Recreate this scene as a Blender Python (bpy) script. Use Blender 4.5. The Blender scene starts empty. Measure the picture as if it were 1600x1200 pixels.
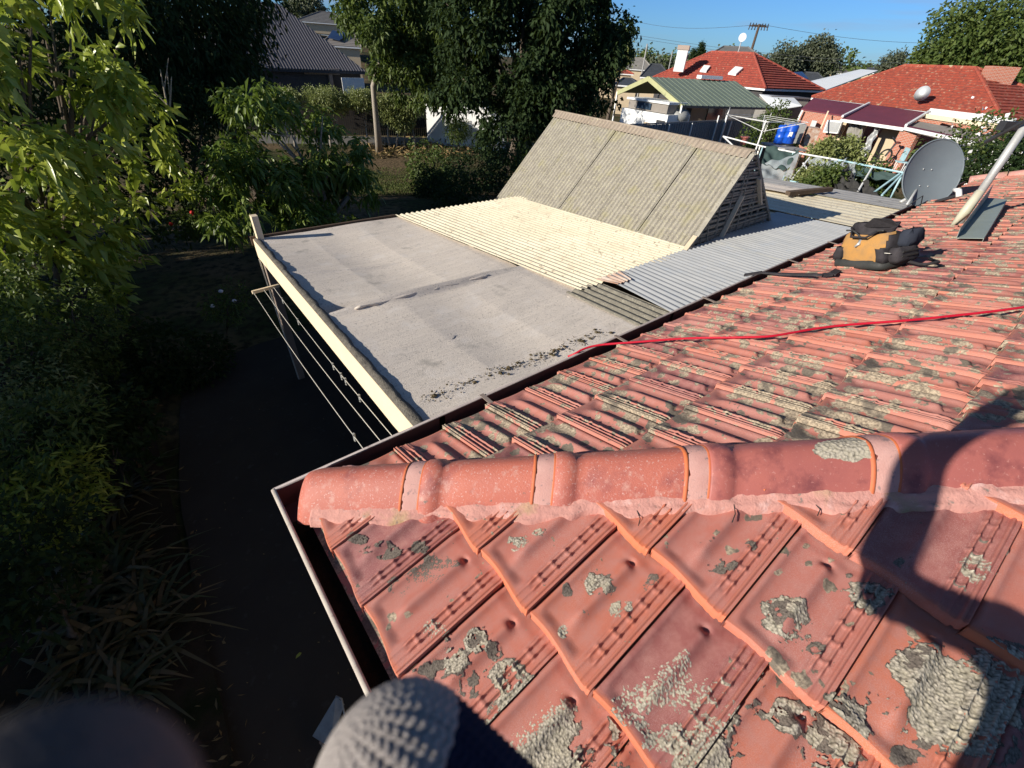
import bpy, bmesh, math, random
import numpy as np
from mathutils import Vector, Matrix
rng = np.random.default_rng(7); random.seed(7)
sc = bpy.context.scene; COL = sc.collection
# ------------------------------------------------------------------ camera
NAD = (740.0, 1500.0); FPX = 680.0; TH = math.radians(41.3)
_d = np.array([NAD[0]-800, -(NAD[1]-600), -FPX]); UPC = -_d/np.linalg.norm(_d)
_f = np.array([0, 0, -1.0]); _f -= UPC*_f.dot(UPC); _f /= np.linalg.norm(_f)
RC = np.array([np.cross(_f, UPC), _f, UPC])
R2 = np.array([[math.cos(TH), math.sin(TH), 0], [-math.sin(TH), math.cos(TH), 0], [0, 0, 1]])
CW = R2 @ RC                       # camera axes -> world
CAM = np.array([-0.027, -1.307, 3.5])
cd = bpy.data.cameras.new('camera'); cam = bpy.data.objects.new('camera', cd); COL.objects.link(cam)
cd.sensor_width = 36; cd.lens = FPX/1600*36; cd.clip_start = 0.003; cd.clip_end = 3000
cd.dof.use_dof = True; cd.dof.focus_distance = 3.5; cd.dof.aperture_fstop = 17
M = Matrix([list(CW[0])+[CAM[0]], list(CW[1])+[CAM[1]], list(CW[2])+[CAM[2]], [0, 0, 0, 1]])
cam.matrix_world = M; sc.camera = cam
# ------------------------------------------------------------------ light
SAZ = math.radians(-13); SEL = math.radians(20.5)      # travel direction of the light, elevation
SD = np.array([math.cos(SAZ)*math.cos(SEL), math.sin(SAZ)*math.cos(SEL), -math.sin(SEL)])
wd = bpy.data.worlds.new('World'); sc.world = wd; wd.use_nodes = True
nt = wd.node_tree; bg = nt.nodes['Background']
sky = nt.nodes.new('ShaderNodeTexSky'); sky.sky_type = 'NISHITA'; sky.sun_disc = False
sky.sun_elevation = SEL; sky.sun_rotation = math.atan2(-SD[0], -SD[1]); sky.air_density = 1.0; sky.dust_density = 0.3; sky.ozone_density = 3.5
# thin lilac cloud streaks low in the sky
geo = nt.nodes.new('ShaderNodeNewGeometry'); sep = nt.nodes.new('ShaderNodeSeparateXYZ')
tcw = nt.nodes.new('ShaderNodeTexCoord'); mpw = nt.nodes.new('ShaderNodeMapping'); mpw.inputs['Scale'].default_value = (1.5, 1.5, 16)
nzw = nt.nodes.new('ShaderNodeTexNoise'); nzw.inputs['Scale'].default_value = 2.2; nzw.inputs['Detail'].default_value = 5
crw = nt.nodes.new('ShaderNodeValToRGB'); crw.color_ramp.elements[0].position = .5; crw.color_ramp.elements[1].position = .75
mxw = nt.nodes.new('ShaderNodeMix'); mxw.data_type = 'RGBA'; mxw.inputs['B'].default_value = (5.0, 5.6, 7.2, 1)
zr = nt.nodes.new('ShaderNodeMapRange'); zr.inputs['From Min'].default_value = .22; zr.inputs['From Max'].default_value = .03; zr.inputs['To Max'].default_value = .75
ml = nt.nodes.new('ShaderNodeMath'); ml.operation = 'MULTIPLY'
L = nt.links.new
L(tcw.outputs['Generated'], mpw.inputs[0]); L(mpw.outputs[0], nzw.inputs[0]); L(nzw.outputs[0], crw.inputs[0])
L(tcw.outputs['Generated'], sep.inputs[0]); L(sep.outputs[2], zr.inputs[0]); L(zr.outputs[0], ml.inputs[0]); L(crw.outputs[0], ml.inputs[1])
L(ml.outputs[0], mxw.inputs['Factor']); tnt = nt.nodes.new('ShaderNodeMix'); tnt.data_type = 'RGBA'; tnt.blend_type = 'MULTIPLY'; tnt.inputs['Factor'].default_value = 1; tzr = nt.nodes.new('ShaderNodeMapRange'); tzr.inputs['From Min'].default_value = .18; tzr.inputs['From Max'].default_value = .5; tcm = nt.nodes.new('ShaderNodeMix'); tcm.data_type = 'RGBA'; tcm.inputs['A'].default_value = (.66, 1.12, 1.85, 1); tcm.inputs['B'].default_value = (1.0, 1.0, 1.05, 1); L(sep.outputs[2], tzr.inputs[0]); L(tzr.outputs[0], tcm.inputs['Factor']); L(tcm.outputs['Result'], tnt.inputs['B']); L(sky.outputs[0], tnt.inputs['A']); L(tnt.outputs['Result'], mxw.inputs['A']); L(mxw.outputs['Result'], bg.inputs[0])
bg.inputs[1].default_value = 0.052
sl = bpy.data.lights.new('sun', 'SUN'); so = bpy.data.objects.new('sun', sl); COL.objects.link(so)
sl.energy = 5.0; sl.angle = math.radians(0.5); sl.color = (1.0, .93, .82)
so.rotation_euler = Vector(SD).to_track_quat('-Z', 'Y').to_euler(); so.location = (-20, 5, 20)
sc.view_settings.view_transform = 'Standard'; sc.view_settings.look = 'None'; sc.view_settings.exposure = 0.45; sc.view_settings.gamma = 1
sc.render.engine = 'CYCLES'; sc.cycles.max_bounces = 6; sc.render.resolution_x = 1024; sc.render.resolution_y = 768
# ------------------------------------------------------------------ measuring helpers
def wray(x, y): return CW @ np.array([x-800, -(y-600), -FPX])
def P(x, y, z): r = wray(x, y); return CAM + r*((z-CAM[2])/r[2])
def PL(x, y, n, p0): r = wray(x, y); n = np.array(n, float); return CAM + r*(n.dot(np.array(p0)-CAM)/n.dot(r))
def D(x, y, d): r = wray(x, y); return CAM + r*(d/np.hypot(r[0], r[1]))     # point at horizontal distance d
PT = 0.35; E0 = 2.205; XB = 0.10
def RA(x, y): return PL(x, y, (0, PT, 1), (0, -XB, E0))
def RB(x, y): return PL(x, y, (-PT, 0, 1), (XB, 0, E0))
CS = 0.045; CZ = 1.95
def S(x, y, o=0): return PL(x, y, (0, CS, 1), (0, 0, CZ+o))
def cz(y): return CZ-CS*y
def sm(a, b, t): t = np.clip((t-a)/(b-a), 0, 1); return t*t*(3-2*t)
def gz(x, y): r = np.hypot(x, y); return -1.4*sm(9, 24, r) + 0.0
# ------------------------------------------------------------------ materials
MATS = {}
def nodes(name, rough=.8, spec=.3, metal=0):
    m = bpy.data.materials.new(name); m.use_nodes = True; n = m.node_tree
    b = n.nodes['Principled BSDF']; b.inputs['Roughness'].default_value = rough; b.inputs['Specular IOR Level'].default_value = spec
    b.inputs['Metallic'].default_value = metal; MATS[name] = m; return m, n, b
def nd(n, t, **k):
    o = n.nodes.new(t)
    for a, v in k.items():
        if a.startswith('_'): o.inputs[a[1:].replace('_', ' ')].default_value = v
        else: setattr(o, a, v)
    return o
def noise(n, vec, scale, detail=4, rough=.6):
    o = nd(n, 'ShaderNodeTexNoise', _Scale=scale, _Detail=detail, _Roughness=rough)
    if vec is not None: n.links.new(vec, o.inputs['Vector'])
    return o.outputs[0]
def ramp(n, f, stops):
    o = nd(n, 'ShaderNodeValToRGB'); e = o.color_ramp.elements
    while len(e) < len(stops): e.new(.5)
    for i, (p, c) in enumerate(stops):
        e[i].position = p; e[i].color = (c, c, c, 1) if isinstance(c, (int, float)) else (*c, 1)
    n.links.new(f, o.inputs[0]); return o.outputs[0]
def mix(n, f, a, b, mode='MIX'):
    o = nd(n, 'ShaderNodeMix', data_type='RGBA', blend_type=mode)
    for s, v in (('Factor', f), ('A', a), ('B', b)):
        if isinstance(v, bpy.types.NodeSocket): n.links.new(v, o.inputs[s])
        elif s == 'Factor': o.inputs[s].default_value = v
        else: o.inputs[s].default_value = (*v, 1) if len(v) == 3 else v
    return o.outputs['Result']
def bump(n, b, h, st=.3, d=.01):
    o = nd(n, 'ShaderNodeBump', _Strength=st, _Distance=d); n.links.new(h, o.inputs['Height']); n.links.new(o.outputs[0], b.inputs['Normal'])
def gen(name, c1, c2, scale=6, rough=.8, spec=.3, metal=0, spots=None, bst=.3, bd=.004, bsc=None, stretch=None):
    m, n, b = nodes(name, rough, spec, metal)
    tc = nd(n, 'ShaderNodeTexCoord').outputs['Object']
    if stretch:
        mp = nd(n, 'ShaderNodeMapping'); mp.inputs['Scale'].default_value = stretch; n.links.new(tc, mp.inputs[0]); tc2 = mp.outputs[0]
    else: tc2 = tc
    c = mix(n, ramp(n, noise(n, tc2, scale, 6), [(.3, 0.), (.7, 1.)]), c1, c2)
    if spots:
        for (col, sc_, lo, hi) in spots: c = mix(n, ramp(n, noise(n, tc, sc_, 5), [(lo, 0.), (hi, 1.)]), c, col)
    n.links.new(c, b.inputs['Base Color']); bump(n, b, noise(n, tc, bsc or scale*8, 5), bst, bd); return m
def flat(name, c, rough=.5, spec=.4, metal=0): return gen(name, c, tuple(x*.82 for x in c), 5, rough, spec, metal, bst=.1)
# terracotta tiles: per-tile tint from attribute, fine dusting, thin lichen crust
def tilemat(name, lich, base1, base2, dark):
    m, n, b = nodes(name, .55, .35)
    tc = nd(n, 'ShaderNodeTexCoord').outputs['Object']; at = nd(n, 'ShaderNodeAttribute', attribute_name='rnd').outputs['Fac']
    c = mix(n, at, base1, base2)
    c = mix(n, ramp(n, at, [(.0, 1.), (.17, .85), (.22, 0.)]), c, dark)
    big = noise(n, tc, 3.2, 5, .65); fine = noise(n, tc, 420, 3, .7); med = noise(n, tc, 26, 5, .65)
    c = mix(n, ramp(n, med, [(.40, 0.), (.66, .6)]), c, (.43, .20, .17))       # dusty bloom
    ed = nd(n, 'ShaderNodeAttribute', attribute_name='edge').outputs['Fac']; c = mix(n, ed, c, (.62, .16, .06) if lich < .5 else (.52, .19, .12))
    spk = nd(n, 'ShaderNodeMath', operation='MULTIPLY'); n.links.new(ramp(n, fine, [(.48, 0.), (.62, 1.)]), spk.inputs[0]); n.links.new(ramp(n, big, [(.45, 0.), (.6, .55)]), spk.inputs[1])
    c = mix(n, spk.outputs[0], c, (.50, .30, .27))
    # crust patches
    vo = nd(n, 'ShaderNodeTexVoronoi', _Scale=19.0); wv = nd(n, 'ShaderNodeVectorMath', operation='MULTIPLY_ADD')
    nz = nd(n, 'ShaderNodeTexNoise', _Scale=45.0, _Detail=4.0); n.links.new(tc, nz.inputs['Vector'])
    n.links.new(nz.outputs['Color'], wv.inputs[0]); wv.inputs[1].default_value = (.035,)*3; n.links.new(tc, wv.inputs[2]); n.links.new(wv.outputs[0], vo.inputs['Vector'])
    ms = noise(n, tc, 4.5, 4, .6); th = nd(n, 'ShaderNodeMath', operation='SUBTRACT')
    n.links.new(ramp(n, ms, [(.60-lich*.28, 0.), (.78-lich*.2, .62)]), th.inputs[0]); n.links.new(vo.outputs['Distance'], th.inputs[1])
    mask = ramp(n, th.outputs[0], [(.0, 0.), (.04, 1.)])
    vo2 = nd(n, 'ShaderNodeTexVoronoi', _Scale=44.0); n.links.new(wv.outputs[0], vo2.inputs['Vector']); t2 = nd(n, 'ShaderNodeMath', operation='SUBTRACT'); n.links.new(ramp(n, noise(n, tc, 7.0, 4, .65), [(.56-lich*.12, 0.), (.74, .5)]), t2.inputs[0]); n.links.new(vo2.outputs['Distance'], t2.inputs[1]); m2 = ramp(n, t2.outputs[0], [(.0, 0.), (.05, 1.)]); mask = mix(n, m2, mask, (1., 1., 1.))
    lc = mix(n, ramp(n, noise(n, tc, 130, 4), [(.35, 0.), (.65, 1.)]), (.16, .125, .092), (.47, .38, .27))
    lc = mix(n, ramp(n, noise(n, tc, 11, 2), [(.5, 0.), (.6, .8)]), lc, (.10, .085, .07))
    c = mix(n, mask, c, lc); n.links.new(c, b.inputs['Base Color'])
    rr = ramp(n, mask, [(0., .55), (1., .95)]); rr2 = mix(n, ramp(n, med, [(.3, 0.), (.7, 1.)]), rr, (.75,)*3); n.links.new(rr2, b.inputs['Roughness'])
    hh = mix(n, mask, fine, ramp(n, noise(n, tc, 220, 4), [(.2, .4), (.8, 1.)])); bump(n, b, hh, .6, .0018); return m
tilemat('tile_near', .16, (.52, .16, .09), (.42, .155, .125), (.28, .10, .095))
tilemat('tile_far', 1.02, (.45, .145, .095), (.39, .155, .125), (.24, .085, .08))
def lichmat(name, a, bb, dk):
    m, n, b = nodes(name, .95, .1); tc = nd(n, 'ShaderNodeTexCoord').outputs['Object']
    at = nd(n, 'ShaderNodeAttribute', attribute_name='rnd').outputs['Fac']
    c = mix(n, at, dk, a); c = mix(n, ramp(n, noise(n, tc, 30, 3), [(.4, 0.), (.65, 1.)]), c, bb, 'MIX') if 0 else mix(n, ramp(n, noise(n, tc, 30, 3), [(.45, 0.), (.65, .5)]), c, bb)
    c = mix(n, ramp(n, at, [(0., 1.), (.4, 0.)]), c, dk); n.links.new(c, b.inputs['Base Color']); bump(n, b, noise(n, tc, 600, 3), .6, .002)
lichmat('lichen_leafy', (.57, .51, .41), (.48, .43, .31), (.05, .045, .035))
lichmat('lichen_crust', (.26, .22, .18), (.14, .12, .10), (.05, .042, .038))
gen('mortar', (.50, .245, .21), (.57, .29, .24), 9, .9, .15, spots=[((.42, .29, .17), 5, .56, .68), ((.62, .38, .34), 18, .58, .7), ((.26, .2, .17), 38, .62, .68)], bst=.8, bd=.004, bsc=120)
gen('band_mortar', (.50, .27, .235), (.56, .33, .29), 14, .9, .1, spots=[((.30, .2, .19), 45, .6, .66)], bst=.5, bd=.003, bsc=220)
gen('cap_dark', (.32, .10, .09), (.40, .125, .10), 6, .50, .35, spots=[((.2, .06, .06), 9, .52, .66), ((.45, .2, .17), 120, .60, .72)], bst=.25, bd=.002, bsc=300)
gen('cap_clay', (.50, .145, .095), (.42, .13, .10), 4, .52, .35, spots=[((.30, .09, .08), 7, .56, .70), ((.52, .26, .21), 22, .55, .7), ((.55, .32, .28), 150, .58, .68), ((.16, .12, .1), 40, .68, .72)], bst=.5, bd=.003, bsc=260)
gen('cap_edge', (.55, .15, .05), (.5, .13, .06), 10, .6, .3)
gen('gutter_brown', (.15, .075, .07), (.11, .058, .058), 5, .45, .4, spots=[((.10, .07, .06), 11, .6, .8)], bst=.1)
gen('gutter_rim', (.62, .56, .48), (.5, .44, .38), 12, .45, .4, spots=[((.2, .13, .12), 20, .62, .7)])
gen('rim_shaded', (.30, .26, .25), (.22, .19, .19), 12, .5, .4, spots=[((.12, .08, .08), 20, .6, .7)])  # darker copy of the pale rim; shade of the side gutter in the colour
gen('cream_paint', (.80, .66, .46), (.74, .60, .42), 3, .6, .3, bst=.1, spots=[((.45, .36, .26), 18, .7, .8)])
gen('paint_shade_brown', (.30, .24, .20), (.24, .19, .16), 5, .7, .2)  # brown paint; on the patio post it stands for shade
gen('canvas', (.74, .655, .565), (.61, .54, .465), 3.2, .85, .15, spots=[((.36, .32, .28), 75, .56, .68), ((.72, .66, .60), 5, .55, .8), ((.42, .38, .33), 3.1, .62, .72)], bst=.7, bd=.004, bsc=160, stretch=(1, 14, 1))
gen('canvas_edge', (.20, .18, .15), (.11, .10, .085), 30, .95, .1, bst=.9, bd=.012, bsc=90)
gen('debris', (.05, .045, .025), (.16, .12, .07), 60, .95, .1, spots=[((.30, .07, .03), 34, .68, .72)], bst=.8, bd=.01, bsc=150)
gen('cream_sheet', (.76, .69, .52), (.66, .58, .42), 2.5, .55, .35, spots=[((.30, .25, .18), 26, .61, .66), ((.5, .44, .33), 60, .56, .7), ((.55, .46, .33), 7, .55, .75)], bst=.1)
gen('galv', (.60, .60, .585), (.47, .48, .48), 2, .42, .5, .35, spots=[((.5, .53, .56), 5, .55, .75)], bst=.1, stretch=(4, 1, 1))
gen('galv_dull', (.40, .39, .37), (.32, .31, .30), 3, .7, .3, .1, spots=[((.2, .19, .17), 12, .6, .7)])
gen('rusty', (.33, .12, .05), (.62, .56, .48), 5, .8, .2, bst=.2)
gen('asbestos', (.36, .33, .275), (.25, .225, .185), 9, .95, .1, spots=[((.43, .40, .29), 55, .52, .62), ((.07, .065, .055), 40, .68, .72), ((.34, .31, .18), 4, .55, .75)], bst=.7, bd=.006, bsc=150)
gen('asbestos_ridge', (.36, .30, .235), (.29, .235, .185), 9, .95, .1, spots=[((.5, .45, .3), 30, .6, .7)], bst=.6, bd=.005, bsc=150)
gen('old_sheet', (.26, .24, .19), (.16, .145, .12), 14, .9, .1, spots=[((.42, .39, .30), 60, .58, .66)], bst=.6, bsc=150)
gen('lath', (.40, .37, .30), (.26, .24, .20), 12, .9, .1, spots=[((.1, .09, .08), 30, .6, .7)])
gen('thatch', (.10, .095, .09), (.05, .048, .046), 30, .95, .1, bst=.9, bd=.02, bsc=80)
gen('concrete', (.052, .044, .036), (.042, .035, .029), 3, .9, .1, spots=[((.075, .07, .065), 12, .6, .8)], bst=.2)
gen('soil', (.035, .026, .018), (.06, .045, .03), 6, 1, .05, spots=[((.02, .025, .01), 3, .5, .7)], bst=.8, bd=.03, bsc=60)
gen('dry_litter', (.30, .22, .13), (.20, .14, .08), 20, 1, .05, bst=.8, bd=.03, bsc=40)
gen('bark', (.16, .13, .10), (.09, .07, .055), 12, .95, .1, bst=.8, bd=.01, stretch=(6, 6, 1))
gen('bark_pale', (.42, .37, .30), (.24, .20, .16), 12, .9, .1, bst=.6, bd=.01, stretch=(6, 6, 1))
gen('dish_grey', (.155, .185, .205), (.14, .168, .188), 6, .5, .35, bst=.05)
gen('dark_metal', (.06, .06, .065), (.04, .04, .045), 9, .5, .5, .4)
gen('mast_metal', (.50, .50, .48), (.38, .38, .37), 8, .5, .4, .3, spots=[((.45, .28, .12), 6, .66, .74)])
gen('sealant', (.52, .50, .38), (.44, .42, .32), 12, .45, .4)
gen('vent_metal', (.30, .34, .30), (.25, .29, .26), 6, .6, .4, .2)
gen('white_paint', (.78, .78, .76), (.7, .7, .68), 4, .5, .3); gen('cream_wall', (.55, .44, .30), (.5, .4, .27), 3, .8, .2)
gen('bag_tan', (.47, .24, .07), (.34, .20, .085), 16, .9, .1, spots=[((.26, .17, .10), 14, .58, .75)], bst=.6, bd=.004, bsc=200)
gen('bag_black', (.022, .02, .022), (.05, .045, .05), 12, .8, .25, bst=.5, bd=.004, bsc=150)
gen('bag_base', (.03, .032, .03), (.05, .05, .048), 9, .6, .3); gen('strap_red', (.16, .035, .03), (.08, .03, .03), 30, .8, .2)
gen('cord_red', (.55, .01, .035), (.50, .012, .03), 30, .45, .4); gen('rope', (.6, .58, .52), (.5, .48, .42), 60, .8, .2)
gen('finger_shaded', (.11, .095, .09), (.09, .08, .075), 60, .95, .1)  # glove grey darkened in the colour for shade on the nearest finger
gen('knit_light', (.40, .36, .33), (.26, .23, .215), 60, .95, .1, bst=.4, bsc=900); gen('knit_navy', (.012, .017, .04), (.02, .026, .05), 60, .95, .1, bst=.4, bsc=900)
gen('skin', (.45, .26, .19), (.5, .3, .22), 9, .6, .3); gen('coat', (.03, .035, .05), (.04, .045, .06), 9, .9, .1); gen('jeans', (.05, .07, .13), (.04, .05, .1), 9, .9, .1)
gen('maroon_sheet', (.17, .035, .05), (.13, .03, .042), 1.2, .55, .4); gen('green_sheet', (.19, .23, .18), (.16, .20, .155), 1, .55, .4)
gen('charcoal_sheet', (.145, .135, .14), (.12, .112, .118), 1, .55, .4); gen('white_sheet', (.8, .82, .82), (.72, .74, .75), 1, .5, .3)
gen('fence_grey', (.20, .21, .22), (.16, .17, .18), 1, .6, .3); gen('fence_wood', (.05, .045, .04), (.035, .03, .028), 8, .9, .1); gen('stone_grey', (.30, .28, .25), (.2, .19, .17), 2, .9, .1)
gen('blue_plastic', (.01, .09, .55), (.01, .08, .45), 3, .35, .5); gen('shade_green', (.045, .075, .07), (.06, .09, .085), 8, .9, .1); gen('mesh_black', (.025, .025, .025), (.05, .048, .045), 12, .8, .2)
gen('dark_wall', (.07, .065, .065), (.05, .048, .048), 4, .8, .2); gen('pipe_blue', (.45, .62, .66), (.3, .5, .55), 5, .5, .4)
gen('red_roof', (.40, .085, .05), (.30, .075, .05), 2.5, .85, .2, spots=[((.22, .06, .045), 6, .52, .60), ((.44, .24, .16), 4, .58, .66), ((.50, .42, .27), 1.5, .64, .69)], bst=.2)
gen('red_roof_clean', (.40, .085, .055), (.30, .075, .055), 2.5, .85, .2, spots=[((.24, .06, .045), 5, .52, .60), ((.46, .3, .2), 4, .62, .69)], bst=.2)
gen('grey_roof', (.17, .165, .16), (.13, .125, .12), 2, .8, .2); gen('dusk_roof', (.07, .075, .085), (.05, .055, .06), 2, .6, .3); gen('taupe_roof', (.27, .24, .21), (.22, .2, .18), 2, .8, .2)
gen('plastic_pale', (.25, .25, .24), (.35, .35, .33), 20, .4, .4); gen('timber_dark', (.13, .09, .065), (.08, .06, .045), 12, .9, .1)
gen('white_flower', (.75, .68, .70), (.8, .78, .78), 9, .7, .2); gen('red_flower', (.6, .02, .015), (.5, .03, .02), 9, .6, .3)
def glassm(name, c, r=.1):
    m, n, b = nodes(name, r, .5); b.inputs['Base Color'].default_value = (*c, 1)
glassm('window_glass', (.03, .05, .08)); glassm('solar_glass', (.01, .02, .06), .15); glassm('pane_blue', (.12, .20, .30), .15)
m, n, b = nodes('clear_sheet', .25, .5); b.inputs['Base Color'].default_value = (.55, .6, .62, 1); b.inputs['Alpha'].default_value = .45
def brick(name, c1, c2, sc_=1.0):
    m, n, b = nodes(name, .85, .2); uv = nd(n, 'ShaderNodeUVMap', uv_map='uv').outputs[0]
    t = nd(n, 'ShaderNodeTexBrick', _Scale=1.0, _Mortar_Size=.012, _Brick_Width=.23, _Row_Height=.076)
    t.inputs['Color1'].default_value = (*c1, 1); t.inputs['Color2'].default_value = (*c2, 1); t.inputs['Mortar'].default_value = (.42, .33, .27, 1)
    n.links.new(uv, t.inputs['Vector']); n.links.new(t.outputs[0], b.inputs['Base Color'])
brick('brick_orange', (.45, .13, .07), (.36, .10, .055))
def leafm(name, c1, c2, trans=.35, rough=.42, spec=.5):
    m, n, b = nodes(name, rough, spec); at = nd(n, 'ShaderNodeAttribute', attribute_name='rnd').outputs['Fac']
    c = mix(n, at, c1, c2); n.links.new(c, b.inputs['Base Color'])
    tr = nd(n, 'ShaderNodeBsdfTranslucent'); n.links.new(mix(n, .5, c, (.14, .20, .02)), tr.inputs[0])
    ms = nd(n, 'ShaderNodeMixShader', _Fac=trans); n.links.new(b.outputs[0], ms.inputs[1]); n.links.new(tr.outputs[0], ms.inputs[2])
    n.links.new(ms.outputs[0], n.nodes['Material Output'].inputs[0])
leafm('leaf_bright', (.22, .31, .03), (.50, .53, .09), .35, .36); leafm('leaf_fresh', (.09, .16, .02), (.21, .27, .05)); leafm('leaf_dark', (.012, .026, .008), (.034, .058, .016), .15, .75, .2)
leafm('leaf_mid', (.05, .085, .02), (.13, .17, .04), .3, .55, .3); leafm('leaf_olive', (.17, .21, .06), (.34, .36, .13), .3); leafm('leaf_gum', (.07, .09, .05), (.12, .13, .075), .2, .6)
leafm('leaf_strap', (.035, .055, .018), (.13, .085, .035), .2); leafm('leaf_dry', (.30, .22, .10), (.16, .10, .05), .1, .9, .1); leafm('grass_leaf', (.05, .08, .02), (.12, .12, .04), .2, .8, .2)
# ------------------------------------------------------------------ object helpers
ORG = {}
def setp(o, label=None, cat=None, group=None, kind=None):
    if label: o['label'] = label
    if cat: o['category'] = cat
    if group: o['group'] = group
    if kind: o['kind'] = kind
    return o
def thing(name, label, cat, loc, group=None):
    o = bpy.data.objects.new(name, None); COL.objects.link(o); o.location = [float(v) for v in loc]; o.empty_display_size = .1
    ORG[o.name] = np.array(loc, float); return setp(o, label, cat, group)
def nmesh(name, V, F, mat, parent=None, smooth=False, rnd=None, uv=None, mi=None, label=None, edge=None):
    V = np.asarray(V, float); org = ORG[parent.name] if parent is not None else np.zeros(3)
    me = bpy.data.meshes.new(name); V2 = V-org
    if isinstance(F, np.ndarray):
        k = F.shape[1]; me.vertices.add(len(V2)); me.vertices.foreach_set('co', V2.ravel()); me.loops.add(F.size); me.loops.foreach_set('vertex_index', F.ravel().astype(np.int32))
        me.polygons.add(len(F)); me.polygons.foreach_set('loop_start', np.arange(0, F.size, k, dtype=np.int32)); me.polygons.foreach_set('loop_total', np.full(len(F), k, dtype=np.int32)); me.update(calc_edges=True)
    else: me.from_pydata([tuple(v) for v in V2], [], F); me.update()
    mats = mat if isinstance(mat, (list, tuple)) else [mat]
    for q in mats: me.materials.append(MATS[q])
    if mi is not None: me.polygons.foreach_set('material_index', np.asarray(mi, dtype=np.int32))
    if smooth: me.polygons.foreach_set('use_smooth', np.ones(len(me.polygons), dtype=bool))
    if rnd is not None: a = me.attributes.new('rnd', 'FLOAT', 'POINT'); a.data.foreach_set('value', np.asarray(rnd, dtype=np.float32))
    if uv is not None: l = me.uv_layers.new(name='uv'); l.data.foreach_set('uv', np.asarray(uv, dtype=np.float32).ravel())
    if edge is not None: a = me.attributes.new('edge', 'FLOAT', 'POINT'); a.data.foreach_set('value', np.asarray(edge, dtype=np.float32))
    me.validate()
    o = bpy.data.objects.new(name, me); COL.objects.link(o)
    if parent is not None: o.parent = parent
    ORG[o.name] = org
    if label: o['label'] = label
    return o
class MB:
    def __init__(s): s.v = []; s.f = []
    def add(s, V, F):
        k = len(s.v); s.v += [tuple(map(float, p)) for p in V]; s.f += [tuple(i+k for i in f) for f in F]; return s
    def box(s, c, d, rz=0, rot=None, bev=0):
        d = np.array(d)/2; V = np.array([[x, y, z] for z in (-1, 1) for y in (-1, 1) for x in (-1, 1)])*d
        Rm = rot if rot is not None else np.array([[math.cos(rz), -math.sin(rz), 0], [math.sin(rz), math.cos(rz), 0], [0, 0, 1]])
        return s.add(V @ np.array(Rm).T+np.array(c), [(0, 2, 3, 1), (4, 5, 7, 6), (0, 1, 5, 4), (2, 6, 7, 3), (0, 4, 6, 2), (1, 3, 7, 5)])
    def bar(s, a, b, w, h, up=(0, 0, 1)):        # rectangular bar a->b, w sideways, h along up
        a = np.array(a, float); b = np.array(b, float); t = b-a; L_ = np.linalg.norm(t); t /= L_; sd = np.cross(t, up); sd /= np.linalg.norm(sd); u = np.cross(sd, t)
        return s.box((a+b)/2, (L_, w, h), rot=np.array([t, sd, u]).T)
    def tube(s, pts, r, n=8, cap=True):
        pts = [np.array(p, float) for p in pts]; r = [r]*len(pts) if np.isscalar(r) else list(r); V = []; F = []; ref = np.array([.31, .17, .93])
        for i, p in enumerate(pts):
            t = pts[min(i+1, len(pts)-1)]-pts[max(i-1, 0)]; t /= (np.linalg.norm(t)+1e-9); a = np.cross(t, ref); a /= (np.linalg.norm(a)+1e-9); bb = np.cross(t, a)
            V += [p+r[i]*(math.cos(2*math.pi*k/n)*a+math.sin(2*math.pi*k/n)*bb) for k in range(n)]
        for i in range(len(pts)-1):
            F += [(i*n+k, i*n+(k+1) % n, (i+1)*n+(k+1) % n, (i+1)*n+k) for k in range(n)]
        if cap: F += [tuple(range(n))[::-1], tuple((len(pts)-1)*n+k for k in range(n))]
        return s.add(V, F)
    def slab(s, poly, th, nrm=(0, 0, 1)):         # thin prism from a polygon, thickness below it
        p = [np.array(q, float) for q in poly]; nn = np.array(nrm, float)*th; k = len(p)
        return s.add(p+[q-nn for q in p], [tuple(range(k)), tuple(range(2*k-1, k-1, -1))]+[(i, i+k, (i+1) % k+k, (i+1) % k) for i in range(k)])
    def ell(s, c, r, n=10, m=7, rot=None):
        V = []; F = []
        for i in range(m+1):
            for k in range(n):
                a = math.pi*i/m; bq = 2*math.pi*k/n; q = np.array([r[0]*math.sin(a)*math.cos(bq), r[1]*math.sin(a)*math.sin(bq), r[2]*math.cos(a)])
                V.append((rot @ q if rot is not None else q)+np.array(c))
        F = [(i*n+k, (i+1)*n+k, (i+1)*n+(k+1) % n, i*n+(k+1) % n) for i in range(m) for k in range(n)]
        return s.add(V, F)
    def out(s, name, mat, parent=None, smooth=False, label=None, uv=None, rnd=None):
        return nmesh(name, np.array(s.v), s.f, mat, parent, smooth, rnd, uv, None, label)
def gridF(nu, nv, base=0):
    i, j = np.meshgrid(np.arange(nu-1), np.arange(nv-1), indexing='ij'); a = base+i*nv+j
    return np.stack([a, a+nv, a+nv+1, a+1], -1).reshape(-1, 4)
def grid(fn, nu, nv):
    u, v = np.meshgrid(np.linspace(0, 1, nu), np.linspace(0, 1, nv), indexing='ij'); return fn(u, v).reshape(-1, 3)
def lerp(a, b, t): return np.array(a)+(np.array(b)-np.array(a))*t
def hash2(i, j, k=0):
    h = np.sin(i*127.1+j*311.7+k*74.7)*43758.5453; return h-np.floor(h)
def worley(x, y, cell):
    gx = np.floor(x/cell); gy = np.floor(y/cell); best = np.full(x.shape, 9.0); idv = np.zeros(x.shape)
    for dx in (-1, 0, 1):
        for dy in (-1, 0, 1):
            cx = gx+dx; cy = gy+dy; px = (cx+hash2(cx, cy))*cell; py = (cy+hash2(cx, cy, 5))*cell; d = np.hypot(x-px, y-py)/cell
            idv = np.where(d < best, hash2(cx, cy, 9), idv); best = np.minimum(best, d)
    return best, idv
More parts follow.
